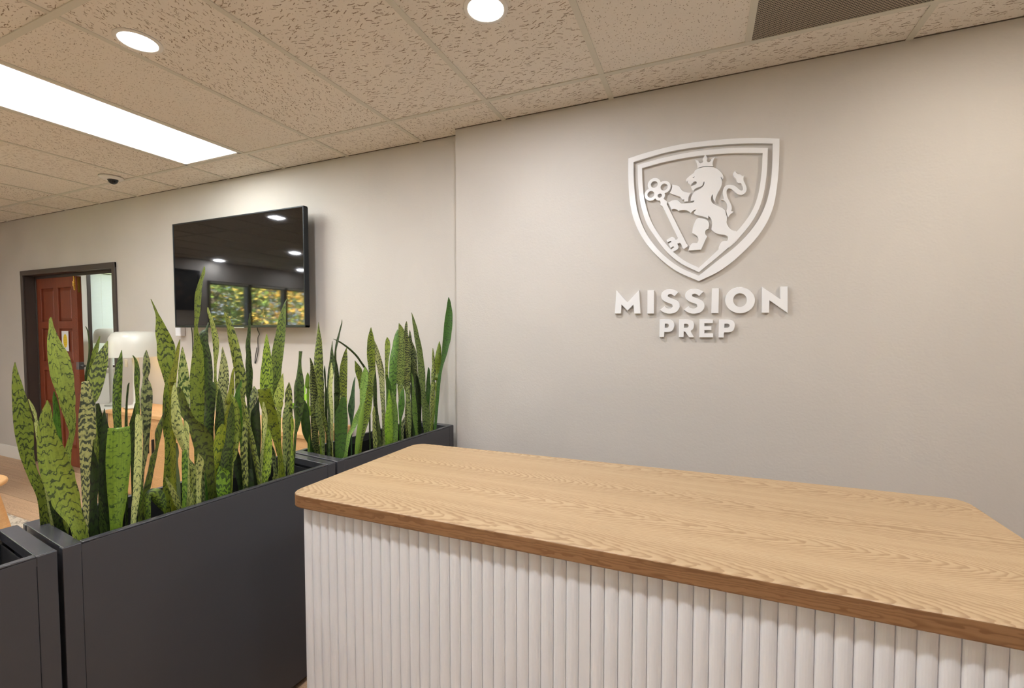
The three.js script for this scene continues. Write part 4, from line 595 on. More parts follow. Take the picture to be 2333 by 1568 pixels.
leaf('stripe', .045, .036, 0, [[1.4301,.785,.0114], [1.4297,.9002,.0159], [1.4296,.9219,.014], [1.4272,.9382,.0027]]);
plant('snake plant with the tallest leaf of all, a narrow blade crossing the dark screen', 1.318, .121);
leaf('olivedark', .08, .045, 0, [[1.3421,.785,.0209], [1.3464,.8974,.029], [1.3501,.9477,.0268], [1.3547,.998,.0349], [1.3654,1.0333,.052], [1.371,1.067,.0574], [1.3756,1.1001,.0618], [1.3877,1.1346,.052], [1.4069,1.17,.0316], [1.4219,1.2039,.0316], [1.43,1.2362,.0264], [1.4368,1.2679,.0249], [1.4423,1.2962,.0102]]);
leaf('olivelong', .15, .178, 0, [[1.359,.785,.0181], [1.3544,1.037,.0251], [1.3524,1.1029,.0287], [1.3513,1.1523,.0311], [1.3556,1.1861,.0417], [1.3551,1.2354,.0432], [1.3548,1.2875,.0457], [1.3536,1.3333,.0433], [1.3523,1.3619,.0397], [1.3509,1.3904,.0361], [1.3502,1.419,.0312], [1.3512,1.4476,.0221], [1.3542,1.4819,.0149], [1.3545,1.5046,.0118], [1.3512,1.5331,.0142], [1.3495,1.5615,.0195], [1.3471,1.6043,.0209], [1.3436,1.6329,.0189], [1.338,1.6589,.0144], [1.3334,1.6764,.0115], [1.3265,1.6999,.0102], [1.3228,1.7218,.0036]]);
leaf('dark', .17, .622, 0, [[1.3025,.785,.022], [1.307,1.0908,.0306], [1.3078,1.1251,.036], [1.3048,1.1586,.0353], [1.3002,1.1919,.0327], [1.3002,1.2259,.0381], [1.2989,1.2768,.0408], [1.3039,1.2864,.0318], [1.3029,1.3278,.0319], [1.3055,1.3871,.0316], [1.3106,1.4285,.0276], [1.3125,1.4462,.0284], [1.3111,1.4754,.0278], [1.3016,1.49,.0112], [1.2938,1.518,.0031]]);
leaf('green', .2, .39, 0, [[1.3023,.785,.0159], [1.3016,1.4156,.0221], [1.3015,1.4454,.0233], [1.2994,1.4751,.0182], [1.2941,1.4899,.006], [1.2928,1.5033,.0029]]);
leaf('spotted', .19, .306, 0, [[1.2693,.785,.0085], [1.2634,1.2017,.0118], [1.2617,1.2712,.01], [1.2683,1.2933,.0104], [1.2674,1.3236,.0092], [1.2667,1.3538,.0092], [1.2638,1.3839,.0146], [1.2624,1.4141,.0195], [1.2624,1.4444,.0212], [1.2656,1.4747,.0198], [1.2712,1.5048,.0157], [1.2781,1.5347,.0118], [1.2852,1.5584,.0087], [1.2878,1.5755,.0034]]);
leaf('whitechev', .16, .559, 0, [[1.2699,.785,.0115], [1.2614,1.1518,.016], [1.2594,1.2036,.0145], [1.2585,1.2381,.0232], [1.2585,1.2728,.0316], [1.2591,1.282,.0373], [1.2586,1.3091,.0345], [1.2586,1.3394,.0296], [1.2593,1.3696,.0219], [1.2624,1.3998,.011], [1.2642,1.4254,.0018]]);
leaf('dark', .12, .433, 0, [[1.2988,.785,.0202], [1.2962,1.0775,.0281], [1.2954,1.1315,.0312], [1.2942,1.1616,.0292], [1.2945,1.1954,.0227], [1.2957,1.2293,.0179], [1.2972,1.2698,.0056]]);
leaf('yellowband', .09, .293, 0, [[1.3367,.785,.008], [1.3286,.9561,.0111], [1.3258,.9885,.013], [1.322,1.0207,.024], [1.3161,1.0525,.0389], [1.3128,1.085,.038], [1.3094,1.1108,.0318], [1.3064,1.1302,.0241], [1.305,1.1449,.0065]]);
leaf('darkband', .06, .715, 0, [[1.3829,.785,.0066], [1.3811,.8901,.0092], [1.3799,.9281,.0097], [1.3797,.9761,.0105], [1.3809,1.0051,.0086]]);
leaf('deepstripe', .07, .67, 0, [[1.3106,.785,.0276], [1.3042,.9412,.0384], [1.3008,.9857,.0364], [1.2983,1.0304,.0358], [1.2901,1.0739,.0282], [1.2856,1.1185,.0274], [1.283,1.1635,.0233], [1.2816,1.1936,.0158], [1.2802,1.2237,.0036]]);
leaf('brightstripe', .045, .249, 0, [[1.3251,.785,.0291], [1.325,.889,.0404], [1.325,.9069,.0421], [1.3244,.9365,.0444], [1.323,.9659,.0429], [1.3277,.9821,.0271], [1.3328,.9998,.0033]]);
plant('snake plant with thin dark leaves below the middle of the dark screen', 1.198, .12);
leaf('olivebar', .2, .571, 0, [[1.1599,.785,.0187], [1.1677,1.1724,.026], [1.1694,1.2208,.0336], [1.17,1.2529,.0387], [1.1699,1.2849,.0414], [1.1723,1.317,.038], [1.1797,1.3494,.0355], [1.1851,1.3814,.0355], [1.1913,1.4133,.0338], [1.1981,1.4449,.0335], [1.2049,1.4763,.0281], [1.2123,1.5074,.0213], [1.2222,1.5382,.0132], [1.2328,1.561,.0021]]);
leaf('dark', .22, .547, 0, [[1.1159,.785,.0126], [1.1216,1.1634,.0175], [1.1229,1.2131,.0217], [1.1244,1.2626,.0268], [1.1209,1.3082,.0254], [1.1238,1.3445,.0233], [1.1232,1.3837,.0183], [1.1259,1.4165,.0179], [1.1248,1.4426,.016], [1.1214,1.4751,.0121], [1.1188,1.524,.0096], [1.1159,1.5583,.002]]);
leaf('yellowolive', .11, .831, 0, [[1.2847,.785,.0118], [1.2777,1.0969,.0164], [1.2747,1.1735,.0168], [1.2607,1.2101,.0355], [1.2689,1.2188,.0247], [1.2582,1.2545,.0221], [1.2542,1.2989,.0131], [1.251,1.3285,.0085], [1.2454,1.3489,.0031]]);
leaf('olive', .08, .71, 0, [[1.2854,.785,.0076], [1.2751,.9616,.0105], [1.2723,.9886,.0118], [1.2657,1.0177,.0207], [1.2623,1.0416,.0242], [1.2577,1.0653,.0249], [1.2506,1.0948,.0271], [1.2489,1.1192,.0271], [1.2515,1.1507,.0274], [1.2527,1.1818,.0265], [1.2576,1.2134,.0226], [1.2669,1.2469,.0075]]);
leaf('green', .12, .318, 0, [[1.201,.785,.0089], [1.2161,1.1466,.0123], [1.2196,1.1949,.0177], [1.2216,1.2205,.0252], [1.218,1.2422,.0232], [1.2108,1.2731,.0116], [1.2009,1.2959,.0021]]);
leaf('chevron', .05, .958, 0, [[1.1875,.785,.0096], [1.1894,.891,.0133], [1.1901,.9104,.0172], [1.1928,.9431,.0195], [1.1969,.976,.0222], [1.2025,1.0092,.0221], [1.2073,1.0419,.0205], [1.2128,1.0746,.0204], [1.2172,1.1069,.0152], [1.2268,1.1399,.0228], [1.2303,1.1716,.0208], [1.2318,1.1873,.0202], [1.2358,1.2188,.014], [1.2396,1.2501,.0111], [1.2428,1.2735,.0023]]);
leaf('darkpale', .06, .173, 0, [[1.2349,.785,.01], [1.2347,.8844,.0139], [1.2347,.9064,.0187], [1.235,.9534,.0229], [1.2356,1.0005,.0242], [1.2336,1.0468,.0242], [1.2307,1.0929,.0237], [1.2273,1.139,.0184], [1.2267,1.1669,.0071]]);
leaf('deep', .1, .461, 0, [[1.1647,.785,.0142], [1.1645,.9435,.0198], [1.1643,1.009,.0231], [1.1639,1.0578,.0276], [1.1677,1.1075,.033], [1.1693,1.1564,.0322], [1.1613,1.1876,.0165], [1.1535,1.2206,.003]]);
leaf('greyband', .17, .765, 0, [[1.1463,.785,.0096], [1.1434,1.0951,.0133], [1.1426,1.1452,.0139], [1.1375,1.1846,.021], [1.1291,1.2102,.0289], [1.1256,1.2366,.0214], [1.1248,1.2573,.003]]);
leaf('deep', .13, .19, 0, [[1.2128,.785,.0117], [1.2166,.8726,.0162], [1.2209,.9223,.0232], [1.2243,.9554,.0281], [1.2243,.9874,.0238], [1.2273,1.0234,.0127]]);
leaf('deep', .09, .517, 0, [[1.2003,.785,.016], [1.1955,.8794,.0223], [1.1919,.9139,.0199], [1.1925,.9399,.0096]]);
leaf('deep', .11, .111, 0, [[1.1779,.785,.0154], [1.1789,.9133,.0214], [1.1798,.9788,.0198], [1.1826,1.0445,.0158], [1.1843,1.0967,.0091]]);
plant('snake plant at the far end of the middle planter, with a blunt yellow-green leaf', 1.082, .102);
leaf('yellowcut', .06, .721, 1, [[1.0878,.785,.0147], [1.0887,.8952,.0204], [1.0892,.929,.0194], [1.0928,.9635,.0177], [1.0982,.9983,.0219], [1.1036,1.0329,.0261], [1.1098,1.0675,.0345], [1.1168,1.1019,.0411], [1.1271,1.1432,.0443], [1.1365,1.1774,.0494], [1.148,1.2213,.0482], [1.1538,1.2581,.0458]]);
leaf('cream', .09, .785, 0, [[1.1536,.785,.0067], [1.154,.9323,.0093], [1.1542,.9751,.0143], [1.1506,1.0234,.0128], [1.1457,1.0715,.0126], [1.1444,1.104,.0146], [1.1447,1.1368,.0186], [1.1489,1.1702,.0155], [1.1535,1.2035,.0063]]);
leaf('limechev', .05, .621, 0, [[1.1801,.785,.0133], [1.1677,.8907,.0185], [1.1615,.918,.0309], [1.1567,.9491,.0297], [1.1532,.9806,.0302], [1.151,1.0125,.0288], [1.1481,1.0443,.0269], [1.1465,1.0764,.017], [1.1477,1.1009,.0023]]);
leaf('darkband', .07, .905, 0, [[1.1037,.785,.0098], [1.1078,.9092,.0136], [1.1104,.95,.0167], [1.1102,.9832,.0175], [1.1169,1.0247,.0051]]);
leaf('limechev', .18, .388, 0, [[1.0915,.785,.0253], [1.0749,1.1154,.0351], [1.069,1.1838,.046], [1.0727,1.2426,.048], [1.0723,1.2759,.0486], [1.0705,1.309,.0469], [1.0689,1.3421,.0413], [1.0694,1.3753,.0333], [1.07,1.4085,.025], [1.0703,1.4417,.0144], [1.0703,1.4721,.0021]]);
leaf('chevdeep', .21, .753, 0, [[1.0729,.785,.0124], [1.0242,1.1569,.0172], [1.0146,1.1992,.0198], [1.0103,1.2332,.0323], [1.0073,1.2674,.038], [1.0044,1.3016,.0392], [1.0006,1.3358,.0402], [.998,1.3702,.0463], [.9921,1.4045,.0456], [.9859,1.4389,.0426], [.9788,1.4734,.0379], [.9744,1.5081,.0349], [.9686,1.5429,.0277], [.9613,1.5779,.0168], [.9531,1.6131,.0041], [.9373,1.6332,.0018]]);
leaf('limepale', .13, .66, 0, [[1.0566,.785,.0099], [1.0503,1.064,.0138], [1.0483,1.1156,.0123], [1.0511,1.1435,.023], [1.047,1.15,.0193], [1.0479,1.1764,.0346], [1.0508,1.1852,.0329], [1.0453,1.2093,.0386], [1.0379,1.2418,.0278], [1.0335,1.2647,.0196], [1.0283,1.2876,.0096], [1.0235,1.3032,.0017]]);
leaf('paleband', .08, .656, 0, [[1.0692,.785,.0087], [1.0669,.8924,.0121], [1.0643,.9532,.0142], [1.0632,1.0042,.0202], [1.0608,1.0548,.0211], [1.0606,1.1058,.0256], [1.0581,1.1564,.0202], [1.0542,1.1932,.0042]]);
leaf('darkpale', .09, .555, 0, [[1.037,.785,.0082], [1.0371,.8788,.0114], [1.0373,.917,.016], [1.0354,.9617,.0206], [1.028,1.012,.0207], [1.0282,1.0641,.0204], [1.0284,1.1161,.0225], [1.0315,1.1684,.0294], [1.0306,1.2199,.0267], [1.029,1.2438,.0181], [1.027,1.2677,.0021]]);
leaf('limechev', .06, .905, 0, [[1.0465,.785,.0101], [1.0432,.8854,.0141], [1.0413,.9158,.015], [1.0389,.9496,.0141], [1.0372,.9835,.0112], [1.0352,1.0346,.0096], [1.0306,1.0851,.0125], [1.0299,1.1262,.0064]]);
leaf('darkspot', .15, 1.01, 1, [[.9848,.785,.0088], [.9661,1.0085,.0122], [.9608,1.0436,.0168], [.954,1.0823,.0274], [.9518,1.1146,.0389], [.9518,1.1427,.0442], [.9482,1.1503,.0438], [.9478,1.1947,.0447], [.9469,1.2296,.0443], [.9446,1.2538,.0392], [.9421,1.2815,.0291], [.942,1.3165,.0178], [.9392,1.3582,.0123], [.9358,1.393,.015]]);
leaf('stripe', .06, .542, 0, [[1.1038,.785,.0193], [1.1147,.8895,.0269], [1.1188,.9006,.017], [1.1258,.9159,.002]]);
plant('snake plant with a tall sharp spire, just behind the second planter joint', .773, .236);
leaf('plain', .265, .774, 0, [[.815,.785,.0091], [.8139,1.1794,.0127], [.8107,1.203,.0098], [.8201,1.2143,.0191], [.8201,1.2424,.0187], [.8195,1.263,.0158], [.8212,1.2826,.0022]]);
leaf('deepplain', .262, .228, 0, [[.7845,.785,.0114], [.7955,.874,.0158], [.8057,.9151,.0186], [.8126,.9442,.0206], [.822,.9736,.0322], [.8275,1.002,.0407], [.8299,1.0296,.0436], [.8321,1.0572,.0431], [.8311,1.0841,.0397], [.832,1.1113,.0316], [.8353,1.1388,.0192], [.8414,1.1626,.0025]]);
leaf('denseband', .245, .819, 0, [[.7751,.785,.0106], [.7834,.8706,.0148], [.7919,.9141,.0299], [.795,.9561,.0319], [.797,.9977,.0313], [.8005,1.0395,.0292], [.8024,1.0808,.0272], [.8011,1.1215,.0315], [.7998,1.1486,.0342], [.7984,1.1788,.0381], [.7993,1.2132,.0388], [.8032,1.2503,.0325], [.8072,1.2872,.0224], [.8096,1.3117,.0158], [.8142,1.3363,.01], [.8197,1.3548,.0015]]);
leaf('chevron', .2, .782, 0, [[.7328,.785,.0093], [.7364,.8567,.0129], [.742,.9083,.0153], [.7501,.9518,.0163], [.7606,.9954,.0185], [.7726,1.039,.0182], [.7824,1.0817,.0176], [.7899,1.1372,.0239], [.792,1.1812,.0289], [.7932,1.1918,.0284], [.7947,1.2277,.0342], [.7986,1.2645,.0355], [.8023,1.301,.0414], [.8018,1.3372,.0401], [.8011,1.3733,.0365], [.799,1.4093,.0298], [.7973,1.4333,.0252], [.7978,1.4573,.0191], [.798,1.4814,.0122], [.7981,1.5054,.006], [.7974,1.5246,.0015]]);
leaf('paleband', .225, 1.094, 0, [[.7623,.785,.0109], [.763,.8682,.0152], [.7638,.924,.019], [.7675,.9525,.0321], [.7678,.9802,.0304], [.7788,1.0238,.031], [.7855,1.0525,.0329], [.7917,1.0945,.029], [.7932,1.1356,.0217], [.7903,1.1788,.0049]]);
leaf('limechev', .22, .938, 0, [[.7679,.785,.0143], [.778,.8672,.0199], [.785,.8883,.0095], [.7878,.9302,.0088], [.7898,.9745,.0031]]);
plant('snake plant with a wide deep green leaf cut flat, planted near the logo wall', .739, .168);
leaf('dark', .21, .469, 0, [[.7489,.785,.0065], [.7518,1.0064,.0091], [.7532,1.0619,.0103], [.7537,1.1172,.0129], [.7502,1.1719,.009], [.753,1.2125,.006], [.7536,1.2472,.0081], [.755,1.2844,.0088], [.7522,1.3125,.0018]]);
leaf('dark', .22, .559, 0, [[.7437,.785,.0055], [.7451,.99,.0077], [.7458,1.0458,.009], [.7466,1.0876,.0115], [.7466,1.1291,.0153], [.7466,1.1706,.0166], [.7467,1.208,.0026]]);
leaf('greydark', .19, .822, 0, [[.7578,.785,.0087], [.7576,.9547,.012], [.7576,1.0097,.0135], [.7547,1.0916,.014], [.7588,1.1776,.0153], [.7553,1.2116,.0199], [.752,1.2482,.024], [.7458,1.2845,.029], [.7421,1.3089,.0287], [.7408,1.3334,.0251], [.7433,1.3582,.0179], [.7448,1.3829,.0117], [.7443,1.4074,.0057], [.7435,1.4319,.0021]]);
leaf('cream', .13, .243, 0, [[.7833,.785,.0043], [.7849,.9358,.006], [.7856,.9682,.0109], [.7848,1.0083,.0136], [.7848,1.0486,.0149], [.7832,1.0885,.0163], [.7848,1.1289,.0176], [.7864,1.1692,.0189], [.7868,1.1856,.018], [.7862,1.2091,.0197], [.7833,1.2354,.0183], [.7774,1.2662,.0192], [.7753,1.302,.0144], [.7726,1.3306,.002]]);
leaf('dark', .17, .647, 0, [[.7318,.785,.0194], [.7224,1.1435,.0269], [.7211,1.1741,.0311], [.7192,1.1845,.0292], [.7204,1.2089,.0265], [.7212,1.2462,.0242], [.7212,1.2834,.0184], [.723,1.3083,.0148], [.7268,1.3332,.0123], [.7274,1.3579,.0094], [.7245,1.3824,.008], [.7195,1.4069,.0099], [.7108,1.4362,.011], [.7003,1.4683,.0079], [.6926,1.493,.0074], [.6838,1.5179,.0051], [.6817,1.5384,.0015]]);
leaf('dark', .18, .38, 0, [[.7183,.785,.0069], [.7244,1.2831,.0096], [.7251,1.3204,.0082], [.7261,1.3452,.0081], [.7277,1.3774,.0069], [.7298,1.3947,.0055], [.7315,1.4096,.0016]]);
leaf('olivechev', .14, .352, 0, [[.7464,.785,.0282], [.7164,1.1037,.0392], [.7089,1.1495,.0313], [.7089,1.1747,.0324], [.7072,1.1851,.0314], [.7083,1.2218,.0368], [.7076,1.2589,.0392], [.7047,1.2957,.0379], [.7005,1.3202,.034], [.6947,1.3446,.0279], [.6889,1.3691,.0189], [.6797,1.3973,.0027]]);
leaf('deepgreen', .06, .292, 1, [[.8122,.785,.0226], [.8062,.8842,.0315], [.8038,.902,.0386], [.8004,.9406,.0474], [.7981,.9795,.0528], [.7958,1.0185,.0607], [.7954,1.0578,.0639], [.7935,1.0969,.0592], [.7885,1.1223,.0482], [.7832,1.1478,.0352], [.7788,1.1721,.0234]]);
leaf('blue', .21, .955, 0, [[.6059,.785,.0061], [.6032,.9476,.0085], [.6018,.9914,.0093], [.599,1.0202,.017], [.5993,1.0496,.0268], [.5985,1.0787,.0347], [.5938,1.1073,.0309], [.5892,1.136,.0231], [.5826,1.1792,.0152], [.5775,1.208,.011], [.5696,1.2366,.0031]]);
plant('snake plant with one thin leaf arching over to the left, near the logo wall', .589, .12);
leaf('dark', .18, .707, 0, [[.5068,.785,.0074], [.5068,1.213,.0102], [.5149,1.2542,.0107], [.5367,1.2881,.0111], [.5615,1.3191,.01], [.581,1.344,.0104], [.6083,1.3702,.0102], [.6398,1.3947,.0096], [.6645,1.4109,.0085], [.6887,1.4255,.0075], [.7081,1.4343,.0051], [.7184,1.4388,.0032], [.7278,1.4432,.0015]]);
leaf('olive', .2, .397, 0, [[.5537,.785,.0067], [.5456,1.1491,.0093], [.5447,1.1731,.0112], [.5449,1.2132,.0179], [.5447,1.2399,.0307], [.5468,1.2668,.037], [.5503,1.2804,.0332], [.5607,1.3077,.0138], [.5673,1.3246,.0016]]);
leaf('spotpale', .1, .502, 0, [[.7424,.785,.0159], [.7385,.8634,.022], [.734,.906,.0225], [.7265,.937,.0244], [.7193,.9628,.0237], [.7063,.982,.0209], [.6854,1.0054,.0215], [.6716,1.0305,.0281], [.6566,1.0558,.0299], [.6412,1.0812,.0242], [.6291,1.1075,.0212], [.6223,1.1348,.0259], [.6203,1.1661,.0301], [.618,1.1767,.0313], [.6108,1.2134,.0357], [.6045,1.251,.0346], [.6007,1.2762,.0224], [.602,1.2988,.003]]);
leaf('plain', .07, .63, 0, [[.6981,.785,.013], [.6941,.8755,.0181], [.6919,.8998,.0207], [.6852,.9397,.0245], [.6784,.9797,.0259], [.6707,1.0196,.0259], [.6621,1.0597,.0221], [.6544,1.1001,.0169], [.644,1.1333,.0031]]);
leaf('olivechev', .11, 1.085, 0, [[.6456,.785,.0101], [.6284,.9176,.014], [.6185,.9582,.0238], [.6098,.9851,.0278], [.5963,1.0255,.0366], [.5854,1.0668,.0413], [.5773,1.1088,.0417], [.5709,1.1513,.0418], [.567,1.1738,.039], [.5665,1.1941,.0362], [.5626,1.2066,.0347], [.5564,1.2392,.0289], [.5493,1.2719,.0346], [.5496,1.3053,.0379], [.5534,1.3389,.0412], [.5539,1.3721,.0422], [.5536,1.4053,.0392], [.5539,1.4385,.0338], [.5544,1.4716,.0181], [.5544,1.4988,.0027]]);
leaf('stripe', .06, .377, 0, [[.5886,.785,.0126], [.5877,.886,.0175], [.5873,.9146,.0233], [.5912,.9584,.0218], [.5951,1.002,.0174], [.5959,1.0448,.0151], [.5967,1.0734,.0159], [.5954,1.1015,.0041]]);
leaf('dark', .15, .805, 0, [[.4622,.785,.0167], [.4647,.8539,.0232], [.4664,.8757,.0261], [.4724,.938,.0274], [.4832,1.0159,.0215], [.4909,1.0926,.02], [.4914,1.1527,.0206], [.4918,1.2128,.0186], [.4948,1.2729,.0157], [.4933,1.3338,.0066]]);
leaf('deepcut', .09, 1.108, 1, [[.5182,.785,.0192], [.5254,.8967,.0267], [.533,.9573,.0236], [.5387,1.0024,.0257], [.5398,1.0406,.0266]]);
plant('snake plant with upright pale chevron leaves and a lime leaf low in front', .373, .12);
leaf('whitechev', .13, .729, 0, [[.4587,.785,.0105], [.4569,.8578,.0146], [.4545,.9061,.0169], [.4534,.9669,.0183], [.4546,1.028,.0198], [.456,1.0738,.0209], [.4591,1.1198,.024], [.461,1.1654,.026], [.4626,1.2115,.0282], [.468,1.2639,.0322], [.4764,1.2991,.0318], [.4873,1.3341,.0317], [.4947,1.3687,.0237], [.504,1.4031,.014], [.5095,1.4253,.0025]]);
leaf('olive', .2, 1.076, 0, [[.3364,.785,.0125], [.3536,1.1952,.0174], [.3551,1.207,.0183], [.3539,1.2507,.0175], [.3503,1.3051,.0208], [.3425,1.3594,.0289], [.339,1.3957,.0304], [.338,1.4249,.0216], [.3405,1.4432,.0022]]);
leaf('mid', .17, 1.124, 0, [[.3471,.785,.0256], [.3458,1.0691,.0355], [.3452,1.1326,.038], [.3489,1.1806,.0443], [.3497,1.2154,.0432], [.3497,1.2282,.0466], [.3481,1.2698,.0443], [.3448,1.324,.0442], [.3367,1.3599,.0404], [.3299,1.396,.0351], [.3256,1.425,.0333], [.319,1.4613,.0199], [.3115,1.4876,.0022]]);
leaf('chevpale', .15, .613, 0, [[.3013,.785,.0102], [.31,1.0655,.0142], [.3124,1.1075,.0151], [.3049,1.1384,.0345], [.3075,1.1613,.0347], [.3028,1.175,.0418], [.3064,1.1931,.0451], [.3051,1.2304,.0482], [.3043,1.2855,.0482], [.3038,1.3405,.0464], [.3009,1.3953,.0434], [.2965,1.4318,.0381], [.2957,1.4685,.0376], [.3038,1.4978,.0227], [.3147,1.5221,.0024]]);
leaf('denseband', .12, .751, 0, [[.2807,.785,.0117], [.2828,.8702,.0163], [.286,.9355,.02], [.2867,1.0001,.0209], [.2835,1.064,.0178], [.2741,1.111,.0266], [.2785,1.1437,.031], [.2819,1.1561,.0341], [.279,1.192,.0359], [.2795,1.2112,.0355], [.2779,1.2663,.0366], [.2766,1.3215,.0395], [.2772,1.3767,.0412], [.2792,1.4245,.0339], [.283,1.4502,.0246], [.2825,1.4831,.0175], [.2798,1.5124,.0143], [.2771,1.5325,.0032]]);
leaf('paleband', .1, .706, 0, [[.2814,.785,.0102], [.2808,.8722,.0142], [.2801,.9204,.0204], [.2795,.9686,.0267], [.2788,1.0168,.0298], [.2809,1.0653,.0291], [.2833,1.1137,.025], [.2847,1.1618,.0197]]);
leaf('limeplain', .06, .552, 0, [[.4923,.785,.0257], [.4862,.8827,.0356], [.4815,.9204,.0416], [.4788,.9645,.0446], [.4767,1.0088,.0408], [.4724,1.0527,.0343], [.4676,1.0966,.0256], [.4666,1.1411,.0115], [.4671,1.1715,.0024]]);
leaf('greenspot', .055, .789, 0, [[.4557,.785,.0218], [.4475,.8895,.0302], [.4394,.9421,.0289], [.4352,.9866,.027], [.4374,1.0323,.0298], [.4384,1.0776,.0274], [.4441,1.1175,.0244], [.4454,1.1416,.0164], [.4468,1.1538,.0072]]);
leaf('green', .1, .896, 0, [[.3614,.785,.0087], [.3594,.9206,.0121], [.358,.9736,.0112], [.3548,.9981,.0181], [.3488,1.0284,.0286], [.3441,1.0496,.0348], [.3404,1.0742,.0363], [.3344,1.1048,.0287], [.3273,1.1353,.0196], [.32,1.1565,.0042]]);
leaf('greyband', .07, .6, 0, [[.3802,.785,.0088], [.3818,.8821,.0122], [.3833,.9289,.0152], [.3826,.9751,.0182], [.3708,1.0054,.0042]]);
leaf('deepgreen', .16, 1.193, 0, [[.4053,.785,.011], [.4017,.9848,.0153], [.3996,1.0469,.0202], [.3955,1.1086,.0283], [.3935,1.1551,.0315], [.4018,1.2027,.0193], [.406,1.2294,.0038]]);
plant('snake plant nearest the logo wall, one long deep green leaf leaning right', .135, .121);
leaf('darkband', .19, 1.187, 0, [[.1087,.785,.0176], [.1221,1.172,.0245], [.1257,1.2314,.0223], [.1338,1.2712,.0341], [.141,1.3108,.041], [.1439,1.3499,.04], [.1548,1.3892,.0275], [.1632,1.4127,.0194], [.1677,1.4514,.0163], [.1693,1.4822,.0032]]);
leaf('deep', .17, 1.252, 0, [[.171,.785,.018], [.1765,1.0943,.0249], [.1779,1.1405,.0307], [.1707,1.1608,.0285], [.1735,1.1979,.0376], [.1805,1.2563,.0219], [.1886,1.2972,.0036]]);
leaf('greygreen', .12, .544, 0, [[.1228,.785,.0252], [.1198,.8657,.0349], [.1183,.8859,.0402], [.1215,.9377,.0489], [.1222,.9888,.0505], [.1286,1.0238,.0452], [.1391,1.0592,.0327], [.1397,1.0931,.0294], [.1438,1.1204,.0297], [.1451,1.1442,.0333], [.1514,1.1792,.0393], [.153,1.1954,.0422], [.1565,1.2374,.0433], [.1623,1.2953,.038], [.1681,1.3339,.037], [.1747,1.3723,.0348], [.1841,1.4106,.0325], [.1948,1.4486,.0286], [.2026,1.4864,.0247], [.2145,1.5238,.0188], [.2247,1.561,.0086], [.2347,1.5848,.0018]]);
leaf('deep', .16, .56, 0, [[.1281,.785,.015], [.1294,.8665,.0209], [.1319,.9355,.0198], [.132,1.0038,.0253], [.1364,1.0556,.0321], [.139,1.107,.0345], [.1428,1.1583,.0282], [.1486,1.1927,.0193], [.1589,1.2207,.0033]]);
leaf('greenspot', .08, .601, 0, [[.2496,.785,.0105], [.2514,.878,.0146], [.2522,.9009,.0162], [.2575,.9505,.0242], [.2604,.9994,.029], [.2617,1.048,.0283], [.265,1.0967,.0209], [.2654,1.1384,.0138], [.266,1.161,.0106], [.2684,1.2092,.0108], [.275,1.2386,.0025]]);
leaf('forest', .045, .466, 0, [[.1426,.785,.0151], [.0926,1.158,.0209], [.075,1.2339,.0189], [.0622,1.2718,.0188], [.0493,1.31,.0274], [.0386,1.3486,.0374], [.0309,1.3876,.0448], [.0204,1.4266,.0527], [.0143,1.4659,.0539], [.0091,1.5052,.0561], [.0048,1.5447,.0528], [.0003,1.5842,.0455], [.0002,1.6237,.0321], [.0012,1.6551,.0208], [.0044,1.6825,.003]]);
leaf('olivedull', .075, .818, 0, [[.1279,.785,.0076], [.1185,.891,.0106], [.1102,.9402,.0139], [.1004,.9894,.0155], [.0832,1.0377,.0165], [.072,1.0874,.0201], [.0693,1.1142,.0232], [.0674,1.1381,.0285], [.0587,1.176,.0225], [.0682,1.1894,.0402], [.0531,1.2109,.0288], [.0517,1.2501,.0396], [.0515,1.2698,.0435], [.0557,1.3094,.0415], [.0506,1.3484,.0318], [.0465,1.3875,.0171], [.0443,1.413,.0031]]);
leaf('stripe', .1, .766, 0, [[.1,.785,.0145], [.0969,.8736,.0202], [.0937,.9175,.0202], [.0886,.968,.0192], [.0846,1.0187,.027], [.0801,1.0695,.0287], [.0785,1.0979,.0271], [.0742,1.1201,.0253], [.0703,1.1521,.0292], [.0723,1.1713,.0203], [.065,1.2107,.0312], [.0628,1.2696,.0214], [.0675,1.3093,.0163], [.0687,1.3408,.012], [.071,1.3731,.0023]]);
leaf('deepgreen', .15, .935, 0, [[.06,.785,.0098], [.0583,.9754,.0137], [.06,1.028,.0188], [.0589,1.0801,.0262], [.0531,1.107,.0292], [.0481,1.131,.029], [.0483,1.1465,.0271], [.0433,1.1861,.0212], [.0382,1.2257,.0154], [.0382,1.2497,.0032]]);

